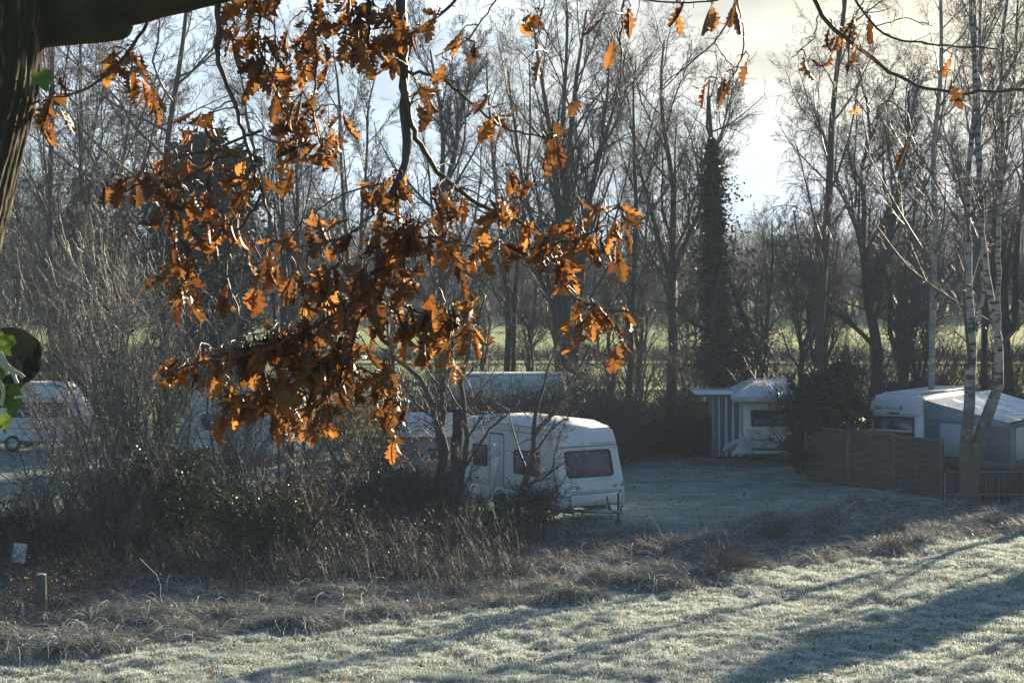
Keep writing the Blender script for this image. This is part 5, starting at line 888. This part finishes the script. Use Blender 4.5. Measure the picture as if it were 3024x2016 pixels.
LT, LD, LS = [], [], []; tw = MB()
for cx_, cy_, rx_, ry_, nn in CL_:
    nn = int(round(nn * (.86 if nn > 8 else 1))); ntw = max(1, int(round(nn / 2.8))); left = nn
    for j in range(ntw):
        cnt = max(1, left // (ntw - j)); left -= cnt; a1 = rg.random() * 6.283; r1_ = math.sqrt(rg.random()); ex, ey = cx_ + rx_ * .98 * r1_ * math.cos(a1), cy_ - (22 if nn > 3 else 12) + ry_ * .98 * r1_ * math.sin(a1)
        E = dp(ex, ey, 9.1 if ex < 1160 else (9.45 if ex < 1480 else 9.95)); dd = np.linalg.norm((POOL - E)[:, [0, 2]] , axis=1); near = POOL[np.argmin(dd + rg.random(len(dd)) * .06)]; E[1] = near[1] + rg.normal() * min(.22, .05 + np.linalg.norm(E - near) * .5)
        E[0] *= E[1] / 9.1 if ex < 1160 else 1; mid_ = (near + E) / 2 + rg.normal(size=3) * .03 + A(0, 0, .03); P = resample(np.array([near, mid_, E]), 9); P[1:] += rg.normal(size=(8, 3)) * .004
        v, q_ = tubes(P[None], np.linspace(.0042, .002, 9)[None], 5, rg); tw.add(v, [q_])
        for i in range(cnt):
            t = 1 - rg.random() ** 1.3 * .6; f = t * 7.99; i0 = int(f); T0 = P[i0] * (1 - f + i0) + P[i0 + 1] * (f - i0); td = nrm(P[-1] - P[-3]); az = rg.random() * 6.283
            D_ = nrm(td * rg.uniform(0, .9) + A(math.cos(az), math.sin(az), 0) * rg.uniform(.1, .6) + A(-.15, 0, -1) * rg.uniform(.5, 1.4)); pe = T0 + D_ * rg.uniform(.012, .03) + rg.normal(size=3) * .004
            v, q_ = tubes(np.array([T0, (T0 + pe) / 2 + A(0, 0, .002), pe])[None], np.full((1, 3), .0013), 4, rg); tw.add(v, [q_]); LT.append(pe); LD.append(D_); LS.append(rg.uniform(.088, .16))
# loose leaves added out of view above, to shade the upper oak leaves
r3 = rng(210)
for i in range(1000):
    g_ = r3.random(3); c0 = A(-1.7 + g_[0] * 3.2, 10.6 + g_[1] * 2.6, 0); c0[2] = CZ + .14 + (HZ + 14) / F * c0[1] + g_[2] * .62; 
    if HZ - (c0[2] - CZ - .1) * F / c0[1] > -14: c0[2] = CZ + .18 + (HZ + 14) / F * c0[1] + .05 + r3.random() * .5
    LT.append(c0); LD.append(nrm(r3.normal(size=3) * .6 + A(0, 0, -.7))); LS.append(r3.uniform(.08, .13))
LT, LD, LS = np.array(LT), np.array(LD), np.array(LS); NR = rg.normal(size=LT.shape); NR = nrm(NR - (NR * LD).sum(-1, keepdims=True) * LD)
mesh('twigs', np.concatenate(tw.v), [np.concatenate(x) for x in tw.f.values()], OTW, oak, True)
V, Q = oakleaves(LT, LD, NR, LS, rg); mesh('leaves', V, [Q], OAKLEAF, oak, True)

# ivy on the oak trunk: a few lit leaves and pale stems at the left edge
iv = empty('ivy_plant', tuple(dp(-60, 900, 8.75)), 'bright green ivy leaves and pale stems clinging to the oak trunk and sawn limb', 'ivy'); IVL = leafmat('lit_ivy', (.045, .11, .015), (.09, .17, .03), (.20, .32, .05), .4, .4)
def ivy_leaf(x, y, Y, s_, ang, tilt):
    out = [(0, 0), (.28, -.12), (.5, .05), (.42, .3), (.62, .5), (.34, .6), (.2, .8), (0, 1.12), (-.2, .8), (-.34, .6), (-.62, .5), (-.42, .3), (-.5, .05), (-.28, -.12)]; p = dp(x, y, Y); V = []
    for a1, b1 in out + [(0, .45)]:
        z = .18 * abs(a1) + .05 * math.sin(b1 * 6); v_ = A(a1, z, -b1) * s_; ca, sa = math.cos(ang), math.sin(ang); v_ = A(v_[0] * ca - v_[2] * sa, v_[1], v_[0] * sa + v_[2] * ca); v_[1] += v_[0] * tilt; V.append(p + v_)
    m = MB().add(V, [[[i, (i + 1) % 14, 14] for i in range(14)]]); o = mesh('leaf', np.concatenate(m.v), [m.f[3][0]], IVL, iv)
for a_ in ((92, 165, 8.4, .075, .3, .5), (8, 765, 8.1, .115, -.6, .3), (-16, 850, 8.1, .07, .4, .2), (34, 915, 8.1, .06, -.3, .6), (14, 915, 8.1, .05, .5, .2), (4, 950, 8.1, .07, .2, -.3), (22, 890, 8.1, .05, 1.0, .3)): ivy_leaf(*a_)
m = MB()
for pts in ([(-20, 790), (20, 840), (55, 866)], [(0, 830), (25, 850), (40, 880)], [(-30, 860), (6, 880), (4, 930)], [(-20, 800), (0, 810), (18, 860)]): P = resample(np.array([dp(x, y, 8.08) for x, y in pts]), 10, rg, .003); v, q_ = tubes(P[None], np.linspace(.011, .007, 10)[None], 7, rg); m.add(v, [q_])
mesh('stems', np.concatenate(m.v), [np.concatenate(x) for x in m.f.values()], mat('pale_ivy_stem', (.42, .40, .34), .5), iv, True)

# ------------------------------------------------------------------ winter haze in the air
hz = MB().box(-130, 140, -12, 330, -1.2, 24).build('haze', None) if False else None
hm = bpy.data.materials.new('haze'); hm.use_nodes = True; t = hm.node_tree; t.nodes.clear(); ou = N(t, 'ShaderNodeOutputMaterial'); pv = N(t, 'ShaderNodeVolumePrincipled'); pv.inputs['Color'].default_value = (.62, .78, 1, 1); pv.inputs['Density'].default_value = .00050; pv.inputs['Anisotropy'].default_value = .1; L(t, pv.outputs[0], ou.inputs['Volume'])
tag(MB().box(-150, 160, -14, 330, -1.2, 26).build('haze', hm), kind='stuff')
